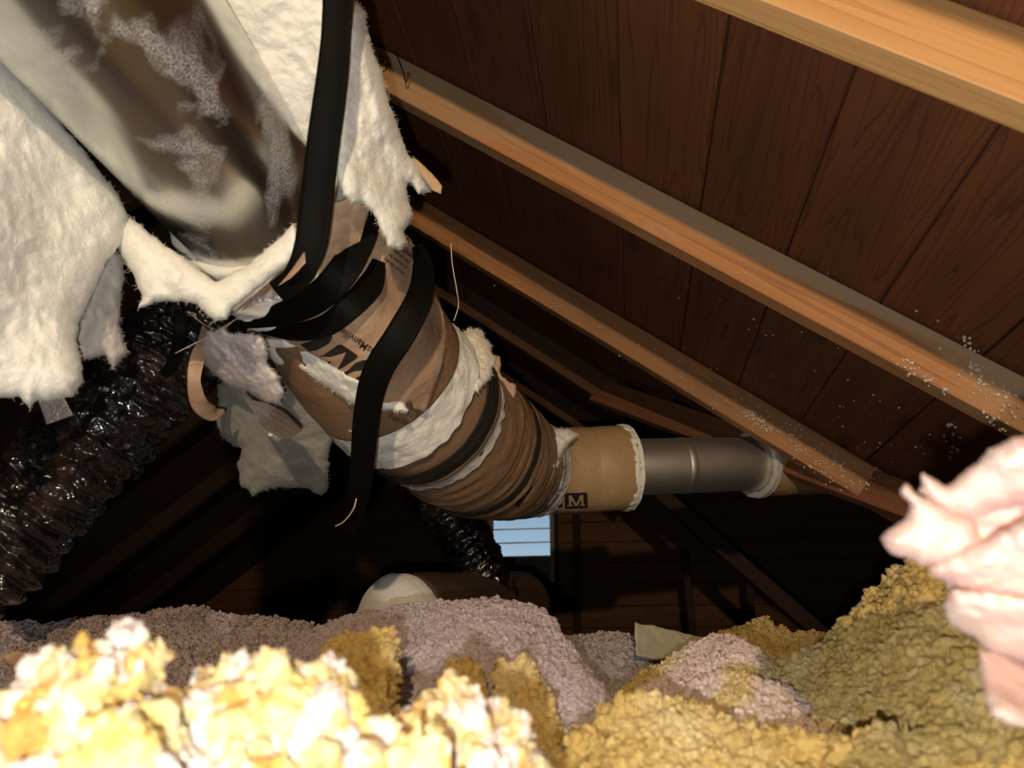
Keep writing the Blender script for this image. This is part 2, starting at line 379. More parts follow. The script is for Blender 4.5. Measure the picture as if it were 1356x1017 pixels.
def wood(c1, c2, dark, grain=1., ring=9., rough=.75, stain=None, st_amt=.5, knots=.0, seed=0., weather_shade=None):
    def f(nt, b):
        n = NB(nt); v = n.geo((1, 1, 1)); oi = n.N.new('ShaderNodeObjectInfo')
        ad = n.N.new('ShaderNodeVectorMath'); ad.operation = 'ADD'; n.L(v, ad.inputs[0])
        cb = n.N.new('ShaderNodeCombineXYZ'); m_ = n.math('MULTIPLY', oi.outputs['Random'], 37.); n.L(m_, cb.inputs[0]); n.L(m_, cb.inputs[1]); n.L(cb.outputs[0], ad.inputs[1]); v = ad.outputs[0]
        mp = n.N.new('ShaderNodeMapping'); mp.inputs['Scale'].default_value = (.55, ring*1.5, ring*1.5); n.L(v, mp.inputs[0])
        big = n.noise(mp.outputs[0], 1., 3, .3)
        # growth rings from a stretched noise: sharp late-wood lines
        rg = n.math('FRACT', n.math('MULTIPLY', big, 11.*grain))
        rgl = n.ramp(rg, [(0, (0, 0, 0)), (.75, (.25, .25, .25)), (.93, (1, 1, 1)), (1, (0, 0, 0))])
        mp2 = n.N.new('ShaderNodeMapping'); mp2.inputs['Scale'].default_value = (6, 160, 160); n.L(v, mp2.inputs[0])
        fine = n.noise(mp2.outputs[0], 1., 3)
        base = n.mix(n.ramp(big, [(.35, (0, 0, 0)), (.65, (1, 1, 1))]), c1, c2)
        base = n.mix(n.math('MULTIPLY', rgl, .75), base, dark)
        base = n.mix(n.math('MULTIPLY', fine, .55), base, tuple(.55*x for x in c1))
        mp3 = n.N.new('ShaderNodeMapping'); mp3.inputs['Scale'].default_value = (3, 9, 9); n.L(v, mp3.inputs[0])
        vo = n.N.new('ShaderNodeTexVoronoi'); vo.inputs['Scale'].default_value = .9; n.L(mp3.outputs[0], vo.inputs['Vector'])
        kn = n.ramp(vo.outputs['Distance'], [(.0, (1, 1, 1)), (.05, (.2, .2, .2)), (.09, (1, 1, 1)), (.15, (.5, .5, .5)), (.19, (0, 0, 0))])
        base = n.mix(n.math('MULTIPLY', kn, knots), base, dark)
        if stain:
            mp4 = n.N.new('ShaderNodeMapping'); mp4.inputs['Scale'].default_value = (1.6, 7, 11); n.L(v, mp4.inputs[0])
            s_ = n.ramp(n.noise(mp4.outputs[0], 1., 5, .4), [(.46, (0, 0, 0)), (.58, (1, 1, 1))])
            base = n.mix(n.math('MULTIPLY', s_, st_amt), base, stain)
        if weather_shade:                      # grey stain plus painted lamp shadow along the edge nailed to the boards
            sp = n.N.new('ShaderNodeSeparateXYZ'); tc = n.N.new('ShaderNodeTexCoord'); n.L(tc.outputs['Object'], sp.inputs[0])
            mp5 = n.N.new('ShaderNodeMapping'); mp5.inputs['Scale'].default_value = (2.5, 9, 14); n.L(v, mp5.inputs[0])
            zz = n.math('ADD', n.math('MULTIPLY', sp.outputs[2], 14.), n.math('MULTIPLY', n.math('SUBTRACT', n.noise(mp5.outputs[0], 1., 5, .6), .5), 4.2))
            base = n.mix(n.math('MULTIPLY', n.ramp(zz, [(.0, (0, 0, 0)), (.45, (1, 1, 1))]), .75), base, weather_shade)
        n.L(base, b.inputs['Base Color'])
        h = n.math('ADD', n.math('MULTIPLY', rgl, -.6), fine); n.bump(h, b, .5, .0012)
    return mat('wood', c1, rough, 0, f)
M_board = wood((.17, .050, .013), (.12, .036, .010), (.040, .012, .004), 1.2, 7., .85, knots=.7)
M_board2 = wood((.20, .065, .018), (.14, .045, .013), (.040, .012, .005), 1.9, 5., .8, knots=.8)
M_deck = mat('roof_felt', (.02, .016, .014), .95)
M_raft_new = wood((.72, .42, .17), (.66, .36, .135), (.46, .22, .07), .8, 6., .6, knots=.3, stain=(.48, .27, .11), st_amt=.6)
M_raft = wood((.52, .25, .095), (.47, .21, .075), (.25, .10, .04), .6, 8., .65, knots=.3, stain=(.40, .27, .15), st_amt=.6, weather_shade=(.44, .32, .21))
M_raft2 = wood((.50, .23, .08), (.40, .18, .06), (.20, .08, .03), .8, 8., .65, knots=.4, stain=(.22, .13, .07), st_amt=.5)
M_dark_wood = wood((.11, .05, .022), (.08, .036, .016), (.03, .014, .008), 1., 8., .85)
M_reddish = wood((.26, .10, .04), (.20, .08, .032), (.07, .03, .014), 1., 8., .8)
M_left = wood((.045, .02, .010), (.035, .016, .008), (.015, .008, .005), 1., 8., .9)
M_sill = wood((.20, .17, .13), (.15, .125, .10), (.07, .055, .04), 1., 8., .8)

def wool(c1, c2, c3=None, sc=9, det=.25, rough=1.):
    def f(nt, b):
        n = NB(nt); v = n.geo(obj=False); a = n.noise(v, sc, 5, .3)
        base = n.mix(n.ramp(a, [(.35, (0, 0, 0)), (.65, (1, 1, 1))]), c1, c2)
        if c3: base = n.mix(n.ramp(n.noise(v, sc*3.1, 3, .8), [(.60, (0, 0, 0)), (.68, (1, 1, 1))]), base, c3)
        n.L(base, b.inputs['Base Color']); h = n.math('ADD', n.noise(v, 130, 5, 1.2, .65), n.math('MULTIPLY', n.noise(v, 500, 3, .5), .4)); n.bump(h, b, .6, .004)
        b.inputs['Specular IOR Level'].default_value = .1; b.inputs['Sheen Weight'].default_value = .15
    return mat('fibreglass', c1, rough, 0, f)
M_wool = wool((.80, .82, .74), (.88, .87, .82))
M_wool_grey = wool((.42, .42, .39), (.56, .53, .50))
M_wool_pink = wool((.58, .52, .52), (.70, .64, .64), (.66, .66, .58))
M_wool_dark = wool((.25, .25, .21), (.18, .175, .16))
M_cream = wool((.80, .74, .50), (.78, .75, .66), sc=6)
M_batt_pink = wool((.74, .46, .42), (.80, .62, .56), (.80, .76, .55), sc=16)
def heap_mat(stops, sc=6, dotc=None, dsc=40, dth=.62, sss=.0):
    def f(nt, b):
        n = NB(nt); v = n.geo(obj=False); a = n.noise(v, sc, 4, .6)
        base = n.ramp(a, stops)
        if dotc: base = n.mix(n.ramp(n.noise(v, dsc, 3, .4), [(dth, (0, 0, 0)), (dth+.06, (1, 1, 1))]), base, dotc)
        base = n.mix(n.math('MULTIPLY', n.noise(v, 160, 3), .55), base, n.mix(1., base, (.50, .40, .28), 'MULTIPLY'))
        n.L(base, b.inputs['Base Color']); n.bump(n.noise(v, 420, 4, .8, .65), b, .8, .003)
        b.inputs['Specular IOR Level'].default_value = .12
    return mat('loose_fibre', (.6, .5, .3), .95, 0, f)
Y1, Y2, Y3 = (.66, .50, .19), (.56, .40, .13), (.72, .60, .32)
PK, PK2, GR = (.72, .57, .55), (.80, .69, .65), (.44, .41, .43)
M_yellow = heap_mat([(.35, Y2), (.5, Y1), (.68, Y3)], 12)
M_yellow_pink = heap_mat([(.36, Y1), (.42, Y3), (.47, PK2), (.68, PK)], 5)
M_pink = heap_mat([(.35, PK), (.55, PK2), (.7, (.60, .55, .52))], 10)
M_lilac = heap_mat([(.35, (.52, .43, .46)), (.55, (.62, .55, .58)), (.72, (.47, .38, .39))], 10)
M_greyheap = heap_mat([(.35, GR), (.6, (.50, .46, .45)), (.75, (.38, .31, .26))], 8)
M_white_tuft = heap_mat([(.35, (.78, .70, .66)), (.6, (.82, .78, .72))], 20)
M_foam_y = heap_mat([(.35, (.80, .62, .22)), (.5, (.84, .76, .46)), (.62, (.74, .48, .14))], 22, (.84, .76, .74), 38, .50)

def kraft(c=(.36, .21, .115), streak=.5, sc=(1, 1, 1)):
    def f(nt, b):
        n = NB(nt); v = n.geo(obj=False); a = n.noise(v, 7, 4, .4); g = n.noise(v, 60, 4, 1.5)
        base = n.mix(n.ramp(a, [(.35, (0, 0, 0)), (.7, (1, 1, 1))]), c, tuple(x*.82 for x in c))
        base = n.mix(n.math('MULTIPLY', g, streak), base, tuple(x*.6 for x in c)); n.L(base, b.inputs['Base Color'])
        n.bump(n.math('ADD', n.noise(v, 22, 4, 1.2), n.math('MULTIPLY', g, .2)), b, .5, .006)
    return mat('kraft_paper', c, .55, 0, f)
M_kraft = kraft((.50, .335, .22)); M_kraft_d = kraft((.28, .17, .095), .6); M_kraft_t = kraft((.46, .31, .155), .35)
M_ink = mat('printing_ink', (.018, .015, .013), .6)
M_black = mat('black_plastic', (.004, .0035, .003), .5, 0, lambda nt, b: NB(nt).bump(NB(nt).noise(NB(nt).geo(obj=False), 14, 3), b, .25, .01), Specular_IOR_Level=.04)
def galv(nt, b):
    n = NB(nt); v = n.geo(obj=False); tc = n.geo((4, 4, 4), obj=False)
    patch = n.ramp(n.noise(v, 9, 3, .5), [(.54, (0, 0, 0)), (.62, (1, 1, 1))]); speck = n.ramp(n.noise(v, 620, 4, .5, .7), [(.42, (0, 0, 0)), (.62, (1, 1, 1))])
    mk = n.math('MULTIPLY', n.math('MULTIPLY', patch, speck), .75)
    base = n.mix(mk, (.60, .62, .60), (.86, .85, .90)); n.L(base, b.inputs['Base Color'])
    r = n.math('ADD', n.math('MULTIPLY', mk, .45), .25); n.L(r, b.inputs['Roughness']); n.L(n.math('SUBTRACT', 1., n.math('MULTIPLY', mk, .7)), b.inputs['Metallic'])
    n.bump(n.noise(v, 4, 1), b, .05, .02)
M_galv = mat('galvanised_steel', (.6, .6, .6), .3, 1, galv)
M_pipe = mat('bright_steel', (.95, .93, .88), .46, 1, lambda nt, b: NB(nt).bump(NB(nt).noise(NB(nt).geo((1, 1, 1), obj=False), 8, 2), b, .15, .02))
def foil(nt, b):
    n = NB(nt); v = n.geo(obj=False); n.bump(n.noise(v, 38, 3, 1.6, .5), b, .8, .012)
    n.L(n.mix(n.ramp(n.noise(v, 12, 3), [(.52, (0, 0, 0)), (.7, (1, 1, 1))]), (.010, .008, .008), (.07, .035, .018)), b.inputs['Base Color'])
M_flex = mat('black_film', (.012, .01, .01), .13, 0, foil, Specular_IOR_Level=1., Coat_Weight=.6, Coat_Roughness=.08)
M_film = mat('clear_film', (.42, .38, .36), .18, .35, lambda nt, b: NB(nt).bump(NB(nt).noise(NB(nt).geo(obj=False), 60, 4, 2.), b, .8, .006))
M_tape = mat('foil_tape', (.38, .35, .33), .28, .7, lambda nt, b: NB(nt).bump(NB(nt).noise(NB(nt).geo(obj=False), 50, 4, 2.), b, .8, .006))
M_white_metal = mat('painted_slat', (.55, .62, .70), .5)
M_iron = mat('rusty_nail', (.10, .06, .04), .5, .6)
M_str = mat('fibre_strand', (.6, .52, .42), .8)

# ------------------------------------------------------------------ roof, rafters, gables, floor
RIDGE_A, EAVE_A, Y0, Y1_ = -1.98, 1.95, -2.6, 5.0
def deck(name, a0, a1, y0, y1, parent=None):
    P = [roofp(a0, y0, HR+.03), roofp(a1, y0, HR+.03), roofp(a1, y1, HR+.03), roofp(a0, y1, HR+.03)]
    P += [p+NR*.02 for p in P]
    return link(name, mesh(name, P, [(0, 1, 2, 3), (7, 6, 5, 4), (0, 4, 5, 1), (1, 5, 6, 2), (2, 6, 7, 3), (3, 7, 4, 0)], M_deck, False), parent, kind='structure')
# valley: line where the slope in view meets the roof of the wing on the right
VA = at_y(801, 533, 2.455); VB = at_y(1090, 640, 1.99); vd = unit(VB-VA)
aA = float(VA@TR); aB = float(VB@TR)
def valley_y(a): return VA[1]+(a-aA)*(VB[1]-VA[1])/(aB-aA)
ceil_r = deck('ceiling', RIDGE_A, aA, Y0, Y1_)
deck2 = deck('ceiling.001', aA, EAVE_A, Y0, 1.90)
a = RIDGE_A+.02; k = 0; joints = []
q = -1.1968*HR
starts = [q + .182*i for i in range(-5, 16)]
for k, s0 in enumerate(starts):
    r = random.Random(k*3+1); wdt = .182-r.uniform(.002, .0045); ac = s0+.091
    ye = Y1_ if s0+.09 < aA else max(1.97, min(valley_y(ac)+.02, 2.5))
    if ac > EAVE_A: break
    par = ceil_r if s0+.09 < aA else deck2
    p0 = roofp(ac, Y0, HR+.012+r.uniform(-.001, .002)); p1 = roofp(ac+r.uniform(-.001, .001), ye, HR+.012+r.uniform(-.001, .002))
    beam('board', p0, p1, wdt, .019, NR, M_board2 if k in (7, 9, 10, 12) else M_board, par, seed=k, jit=.0014, bev=.003, seg=14)
# left slope, mirrored about the ridge
xr = (roofp(RIDGE_A, 0, HR))[0]; zr = (roofp(RIDGE_A, 0, HR))[2]
NL = NR*np.array([-1, 1, 1]); TL = TR*np.array([-1, 1, 1]); top = np.array([xr, 0, zr])
def lp(s, y, h_): return top+TL*s+NL*h_+YV*y
ceil_l = link('ceiling.002', mesh('ceiling', [lp(0, Y0, .03), lp(0, Y1_, .03), lp(3.9, Y1_, .03), lp(3.9, Y0, .03), lp(0, Y0, .05), lp(0, Y1_, .05), lp(3.9, Y1_, .05), lp(3.9, Y0, .05)],
    [(0, 1, 2, 3), (7, 6, 5, 4), (0, 4, 5, 1), (1, 5, 6, 2), (2, 6, 7, 3), (3, 7, 4, 0)], M_deck, False), kind='structure')
for k in range(21):
    r = random.Random(90+k); s0 = .09+.184*k
    beam('board', lp(s0, Y0, .012), lp(s0, Y1_, .012+r.uniform(-.001, .002)),   .180, .019, NL, M_left, ceil_l, seed=k+50, bev=.002, seg=4)
# wing roof beyond the valley
mz = (VA[2]-VB[2])/(VA[1]-VB[1])
def wing(x, y, h_=0):
    h_ += .10
    return np.array([x, y, VA[2]+(y-VA[1])*mz+h_])
wx0 = VA[0]-.05
wp = [wing(VA[0], VA[1]), wing(VB[0], VB[1]), wing(4.2, VB[1]), wing(4.2, 3.6), wing(VA[0], 3.6)]
wp = wp+[p+np.array([0, 0, .03]) for p in wp]
cw = link('ceiling.003', mesh('ceiling', wp, [(0, 1, 2, 3, 4), (9, 8, 7, 6, 5), (0, 5, 6, 1), (1, 6, 7, 2), (2, 7, 8, 3), (3, 8, 9, 4), (4, 9, 5, 0)], M_left, False), kind='structure')
cw2 = link('ceiling.004', mesh('ceiling', [(wx0, 3.6, wing(0, 3.6)[2]+.03), (4.2, 3.6, wing(0, 3.6)[2]+.03), (4.2, 5.1, .2), (wx0, 5.1, wing(0, 3.6)[2]+.03), (wx0, 3.6, 3), (4.2, 3.6, 3), (4.2, 5.1, 3), (wx0, 5.1, 3)],
    [(0, 1, 2, 3), (7, 6, 5, 4), (0, 4, 5, 1), (1, 5, 6, 2), (2, 6, 7, 3), (3, 7, 4, 0)], M_left, False), kind='structure')

def rafter(y, m, label, a1=1.9, seed=0, a0=-1.9):
    hc = HR-.0445
    o = beam('rafter', roofp(a0, y+.019, hc-.0008), roofp(a1, y+.019, hc-.0008), .038, .089, NR, m, None, seed=seed, jit=.0007, bev=.0018, seg=12)
    o['label'] = label; o['category'] = 'rafter'; return o
rafter(.653, M_raft_new, 'nearest rafter, clean pale yellow wood, across the top right corner', seed=1)
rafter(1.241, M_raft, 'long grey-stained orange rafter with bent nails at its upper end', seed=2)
rafter(1.915, M_raft2, 'rafter sprinkled with white fluff, running down to the pink batt', a1=1.72, seed=3)
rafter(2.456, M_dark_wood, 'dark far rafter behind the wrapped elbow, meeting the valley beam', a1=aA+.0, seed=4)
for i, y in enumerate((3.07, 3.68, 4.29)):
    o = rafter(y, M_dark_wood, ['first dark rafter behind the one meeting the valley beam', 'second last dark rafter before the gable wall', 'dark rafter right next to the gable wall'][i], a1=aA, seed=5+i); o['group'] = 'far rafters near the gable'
o = rafter(.043, M_raft_new, 'rafter passing over the camera, out of view', seed=9); o['label'] = 'pale rafter overhead at the near edge of view'
o = beam('valley_beam', VA+NR*.03+vd*-.06, VB+NR*.03+vd*.25, .038, .09, NR, M_reddish, None, seed=20)
o['label'] = 'dark reddish beam slanting across the bright steel pipe'; o['category'] = 'beam'
for i, y in enumerate((1.2, 1.81, 2.42, 3.03, 3.64, 4.25)):
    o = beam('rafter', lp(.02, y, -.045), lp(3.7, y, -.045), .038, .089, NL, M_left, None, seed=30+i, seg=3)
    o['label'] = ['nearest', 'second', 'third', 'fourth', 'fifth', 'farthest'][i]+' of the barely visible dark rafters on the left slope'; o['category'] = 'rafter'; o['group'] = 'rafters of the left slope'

FZ = -.42
def slab(name, x0, x1, y0, y1, z0, z1, m):
    V = [(x, y, z) for z in (z0, z1) for y in (y0, y1) for x in (x0, x1)]
    return link(name, mesh(name, V, [(0, 1, 3, 2), (4, 6, 7, 5), (0, 4, 5, 1), (2, 3, 7, 6), (0, 2, 6, 4), (1, 5, 7, 3)], m, False), kind='structure')
slab('floor', -4.4, 4.3, -2.7, 5.2, FZ-.05, FZ, M_dark_wood)
slab('wall_left', -4.4, -4.3, -2.7, 5.2, FZ, 3, M_deck)
slab('sky_blocker', -4.4, 4.3, -2.75, 5.2, 3., 3.05, M_deck)  # unseen slab added above the real roof to stop sky light leaking in
slab('wall_right', 1.95, 2.0, -2.7, 1.95, FZ, .6, M_deck)
slab('wall_side', 4.2, 4.3, -2.7, 5.2, FZ, 3, M_deck)
slab('wall_front', -4.4, 4.3, -2.75, -2.65, FZ, 3, M_deck)
slab('wall_wing', 1.5, 4.3, 1.96, 1.98, FZ, 1.2, M_deck)
# gable wall of horizontal planks with a louvred vent
YG = 4.98
vl = at_y(653, 705, YG)[0]; vr = at_y(729, 720, YG)[0]; vb = at_y(700, 738, YG)[2]; vt = vb+.52
gab = slab('wall_back', -4.4, vl-.02, YG+.03, YG+.08, FZ, 3.2, M_deck)
slab('wall_back.001', vr+.02, 4.3, YG+.03, YG+.08, FZ, 3.2, M_deck)
slab('wall_back.002', vl-.02, vr+.02, YG+.03, YG+.08, FZ, vb-.02, M_deck)
slab('wall_back.003', vl-.02, vr+.02, YG+.03, YG+.08, vt+.02, 3.2, M_deck)
M_gab = wood((.15, .065, .025), (.11, .045, .018), (.06, .022, .01), 1.2, 6., .8, knots=.6)
z = FZ; k = 0
while z < 2.3:
    hh = .135
    spans = [(-3.6, -.75+.0)] if False else [(-3.6, vl-.03), (vr+.05, 4.1)] if (z+hh > vb-.05 and z < vt+.05) else [(-3.6, 4.1)]
    for x0, x1 in spans:
        beam('board', np.array([x0, YG+.018, z+hh/2]), np.array([x1, YG+.018, z+hh/2+random.uniform(-.002, .002)]), .019, hh-.004, np.array([0, 0, 1.]), M_gab, gab, seed=200+k, jit=.001, bev=.003, seg=4)
    z += hh; k += 1
M_frame = wood((.34, .30, .25), (.28, .25, .21), (.12, .10, .08), 1., 8., .8)
vent = thing('gable_vent', 'small white louvred vent glowing blue with daylight under the wrapped elbow', 'vent', (vl, YG, vb))
for nm, p0, p1, wd in (('frame_side', (vl-.012, YG-.01, vb-.17), (vl-.012, YG-.01, vt), .024), ('frame_side', (vr+.014, YG-.01, vb-.17), (vr+.014, YG-.01, vt), .028)):
    o = beam(nm, np.array(p0), np.array(p1), wd, .06, YV, M_frame, None, seed=3, seg=2); world_child(o, vent)
o = beam('sill', np.array((vl, YG-.012, vb-.085)), np.array((vr, YG-.012, vb-.085)), .03, .165, np.array([0, 0, 1.]), M_sill, None, seg=2); world_child(o, vent)
o = beam('frame_head', np.array((vl, YG, vt+.01)), np.array((vr, YG, vt+.01)), .06, .02, np.array([0, 0, 1.]), M_frame, None, seg=2); world_child(o, vent)
z = vb+.01
while z < vt:
    o = beam('slat', np.array((vl+.001, YG+.03, z)), np.array((vr-.001, YG+.03, z)), .06, .008, unit(np.array([0, -.17, 1.])), M_white_metal, None, seg=1, bev=.001); world_child(o, vent)
    z += .092
def stud(px0, py0, px1, py1, y, wd, label, nm='stud', m=M_left, dp=.06):
    o = beam(nm, at_y(px0, py0, y), at_y(px1, py1, y), wd, dp, YV, m, None, seg=3); o['label'] = label; o['category'] = 'post' if nm == 'stud' else 'beam'; return o
stud(762, 560, 766, 950, 4.93, .05, 'dark upright stud on the gable wall just right of the vent', dp=.03)
stud(905, 728, 925, 905, 4.2, .038, 'thin upright post below the steel pipe, left of the slanting brace')
stud(990, 740, 1000, 905, 4.4, .038, 'faint thin post to the right of the other thin post')
M_post = M_dark_wood
stud(800, 590, 1120, 870, 3.3, .06, 'dark slanting brace crossing behind the bright steel pipe', 'brace', dp=.09)

# ------------------------------------------------------------------ big bare duct and the wrapped elbow
AX = [(105, -30, .82, .125), (363, 302, 1.23, .125), (440, 390, 1.35, .13), (507, 490, 1.5, .16), (560, 538, 1.62, .16), (607, 576, 1.75, .165), (648, 602, 1.88, .165), (690, 618, 2.0, .14), (730, 623, 2.07, .125), (780, 622, 2.1, .12), (830, 619, 2.115, .12), (1000, 614, 2.24, .12), (1170, 612, 2.5, .12)]
AP = [at(p[0], p[1], p[2]*KD) for p in AX]
AP = np.array([AP[0]*1.0]+AP[1:])
def seg(t0, t1, n): return np.array([cat_at(AP, t) for t in np.linspace(t0, t1, n)])
c0 = AP[0]-(AP[1]-AP[0])*.7
duct = thing('sheet_metal_duct', 'big bare galvanised duct in the top left corner', 'duct', c0)
o = link('duct_body', tube(np.linspace(c0, AP[1], 60), .116, M_galv, 'duct_body', ns=96, thick=.0012), None); world_child(o, duct)
sv = np.linspace(c0, AP[1], 30)
# standing seam along the duct and a swaged joint ring
T_, N_, B_ = frames(sv)
o = link('joint_ring', tube(np.linspace(AP[1]-(AP[1]-AP[0])*.07, AP[1]-(AP[1]-AP[0])*.045, 8), [.117, .119, .1205, .121, .121, .1205, .119, .117], M_galv, 'joint_ring', ns=96), None); world_child(o, duct)

elbow = thing('wrapped_duct_elbow', 'brown paper wrapped duct elbow in overlapping sleeves with white fibre between', 'duct', AP[4])
def wrink(amp, f, s, stretch=None):
    def d(P, u, th): return fbm(P, f, 4, s)*amp + (noise(np.c_[np.cos(th)*2, np.sin(th)*2, u*9], 1., s)*amp*.5 if amp < .0055 else 0)
    return d
def ragged_ends(amp, f, s):              # pull first/last rings unevenly
    return None
def sleeve(nm, t0, t1, R0, R1, m, amp=.004, f=14, s=0, n=36, th=.003, bulge=0, parent=None, tilt=None):
    u = np.linspace(0, 1, n); R = (R0+(R1-R0)*u+bulge*np.sin(u*math.pi))*KD
    o = link(nm, tube(seg(t0, t1, n), R, m, nm, ns=180, thick=th, disp=wrink(amp, f, s)), None)
    return world_child(o, parent or elbow)
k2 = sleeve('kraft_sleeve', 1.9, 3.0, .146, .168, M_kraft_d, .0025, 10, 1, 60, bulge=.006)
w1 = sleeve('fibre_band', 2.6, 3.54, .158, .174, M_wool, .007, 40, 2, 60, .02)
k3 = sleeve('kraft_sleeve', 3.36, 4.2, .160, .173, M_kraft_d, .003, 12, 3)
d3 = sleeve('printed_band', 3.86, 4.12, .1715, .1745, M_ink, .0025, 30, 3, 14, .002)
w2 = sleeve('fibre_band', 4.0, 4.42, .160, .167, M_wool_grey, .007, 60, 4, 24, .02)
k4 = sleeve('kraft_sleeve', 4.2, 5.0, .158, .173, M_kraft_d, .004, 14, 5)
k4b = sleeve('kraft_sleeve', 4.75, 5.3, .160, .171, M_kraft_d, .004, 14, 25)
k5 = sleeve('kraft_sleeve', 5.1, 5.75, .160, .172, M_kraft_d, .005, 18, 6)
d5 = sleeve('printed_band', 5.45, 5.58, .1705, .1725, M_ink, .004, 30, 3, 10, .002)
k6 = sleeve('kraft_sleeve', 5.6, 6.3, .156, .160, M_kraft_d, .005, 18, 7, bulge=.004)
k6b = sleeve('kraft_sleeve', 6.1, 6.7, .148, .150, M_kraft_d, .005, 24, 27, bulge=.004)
k7 = sleeve('plastic_band', 6.55, 7.25, .143, .134, M_tape, .005, 22, 8, th=.003)
w3 = sleeve('fibre_band', 7.1, 7.7, .136, .126, M_wool_grey, .006, 60, 9, th=.015)
strt = thing('pipe_wrap', 'short straight tan paper wrap with dark lettering at the left end of the steel pipe', 'duct insulation', AP[9])
k8 = sleeve('kraft_sleeve', 7.3, 9.97, .120, .121, M_kraft_t, .0012, 10, 10, 60, .003, parent=strt)
sleeve('fibre_rim', 9.9, 10.0, .1215, .122, M_wool, .004, 80, 11, 14, .025, parent=strt)
pipe = thing('steel_pipe', 'bright round steel pipe running right from the tan paper wrap', 'pipe', AP[10])
P_ = seg(8.5, 11.4, 60); o = link('pipe_body', tube(P_, .0745*1.0, M_pipe, 'pipe_body', ns=80, thick=.001), None); world_child(o, pipe)
o = link('pipe_seam', tube(seg(10.45, 10.5, 6), [.0745, .0757, .0762, .0762, .0757, .0745], M_pipe, 'pipe_seam', ns=80), None); world_child(o, pipe)
farw = thing('pipe_wrap', 'far tan paper wrap at the right end of the steel pipe, under the beam', 'duct insulation', AP[11])
k9 = sleeve('kraft_sleeve', 11.0, 12.0, .100, .100, M_kraft_t, .0012, 10, 12, 40, .003, parent=farw)
sleeve('fibre_rim', 10.985, 11.02, .102, .103, M_wool_grey, .003, 80, 13, 10, .018, parent=farw)
# inner fibre ring at the torn end of the wrap, round the bare duct
inner = sleeve('fibre_lining', .80, 1.5, .141, .150, M_wool, .004, 30, 14, 40, .016)

# prints on the wraps
R_ = math.radians
GL = {'M': [[(-.42, -.36), (-.29, -.36), (-.29, .36), (-.42, .36)], [(.29, -.36), (.42, -.36), (.42, .36), (.29, .36)], [(-.42, .36), (-.26, .36), (.07, -.36), (-.07, -.36)], [(.26, .36), (.42, .36), (.07, -.36), (-.07, -.36)],
            [(-.52, -.36), (-.2, -.36), (-.2, -.28), (-.52, -.28)], [(.2, -.36), (.52, -.36), (.52, -.28), (.2, -.28)]],
      'J': [[(.10, -.2), (.24, -.2), (.24, .36), (.10, .36)], [(-.25, -.36), (.16, -.36), (.24, -.2), (-.25, -.24)], [(0, .30), (.34, .30), (.34, .38), (0, .38)]]}
def block(px, py, ang, s, tgt, par, w_=1.2, letters=(), m_=None):
    decal('print_block', '', px, py, ang, s, tgt, M_ink, par, poly=[[(-w_/2, -.42), (-w_/2+.08, -.5), (w_/2-.08, -.5), (w_/2, -.42), (w_/2, .42), (w_/2-.08, .5), (-w_/2+.08, .5), (-w_/2, .42)]])
    for dx, ch in letters:
        decal('print_letter', '', px+dx*s*math.cos(ang), py+dx*s*math.sin(ang), ang, s*.95, tgt, m_ or M_kraft_t, par, off=.0024, poly=GL[ch], sx=1.15)
block(763, 663, R_(-2), 21, k8, strt, 1.45, ((0, 'M'),)); block(738, 664, R_(-2), 17, k8, strt, .8, ((0, 'J'),))
block(1088, 660, R_(-4), 13, k9, farw, 1.6, ((0, 'M'),)); block(1066, 661, R_(-4), 12, k9, farw, 1.1, ((0, 'J'),))
block(616, 606, R_(-32), 19, k4, elbow, 2.1, ((.1, 'J'),), M_kraft_t)
block(690, 655, R_(-55), 15, k6, elbow, 2.2)
decal('printed_lettering', 'Formal', 530, 560, R_(20), 12, k2, M_ink, elbow)
for i in range(4): decal('printed_lettering', 'lllll lll llll', 543+i*2, 553-i*4, R_(38), 5, k2, M_ink, elbow)

# ------------------------------------------------------------------ kraft facing, torn and draped
def folds(P, Q): return (np.sin(Q[:, 0]*.075+Q[:, 1]*.05+fbm(P, 9, 2, 3)*3)*.004 + fbm(P, 12, 4, 1)*.006 - np.abs(fbm(P, 20, 3, 8))*.006)
k1 = sheet('kraft_facing', [(470, 262), (500, 270), (545, 318), (556, 340), (572, 375), (585, 410), (592, 440), (588, 480), (572, 520), (563, 545), (548, 541), (545, 530), (530, 540), (505, 532), (470, 505), (430, 478), (380, 452), (325, 440), (350, 400), (400, 360), (425, 320), (440, 270)],
    [(330, 440, 1.34), (430, 290, 1.21), (450, 400, 1.17), (500, 400, 1.18), (520, 330, 1.22), (550, 340, 1.30), (560, 440, 1.27), (592, 440, 1.42), (520, 480, 1.235), (560, 542, 1.36), (400, 440, 1.22), (470, 505, 1.245), (580, 400, 1.38), (480, 270, 1.22)],
    .003, M_kraft, res=2.5, puff=.002, pf=20, fine=.0004, fray=.8, seed=3, wr=folds, label='large wrinkled brown paper facing with printed letters hanging over the duct elbow', cat='insulation facing')
decal('printed_lettering', 'nsManville', 476, 448.5, R_(180+34.5), 15, k1, M_ink, k1, bold=.012, sx=.86)   # runs up and left, upside down
def logo_part(pts, off=.001, m_=M_ink): decal('printed_logo', '', 0, 0, 0, 1, k1, m_, k1, poly=[[(x, -y) for x, y in pts]], off=off)
logo_part([(397, 456), (430, 445.5), (438, 443), (440.5, 446.6), (435.7, 455), (419.5, 464), (410, 465.5), (402, 460)])
logo_part([(421, 472.4), (429, 469.7), (447.5, 456.8), (453, 456.3), (473.3, 470.3), (472.8, 474.6), (453, 487.5), (444.3, 490.7), (449.7, 484.3), (458.3, 466.5), (437.8, 473)])
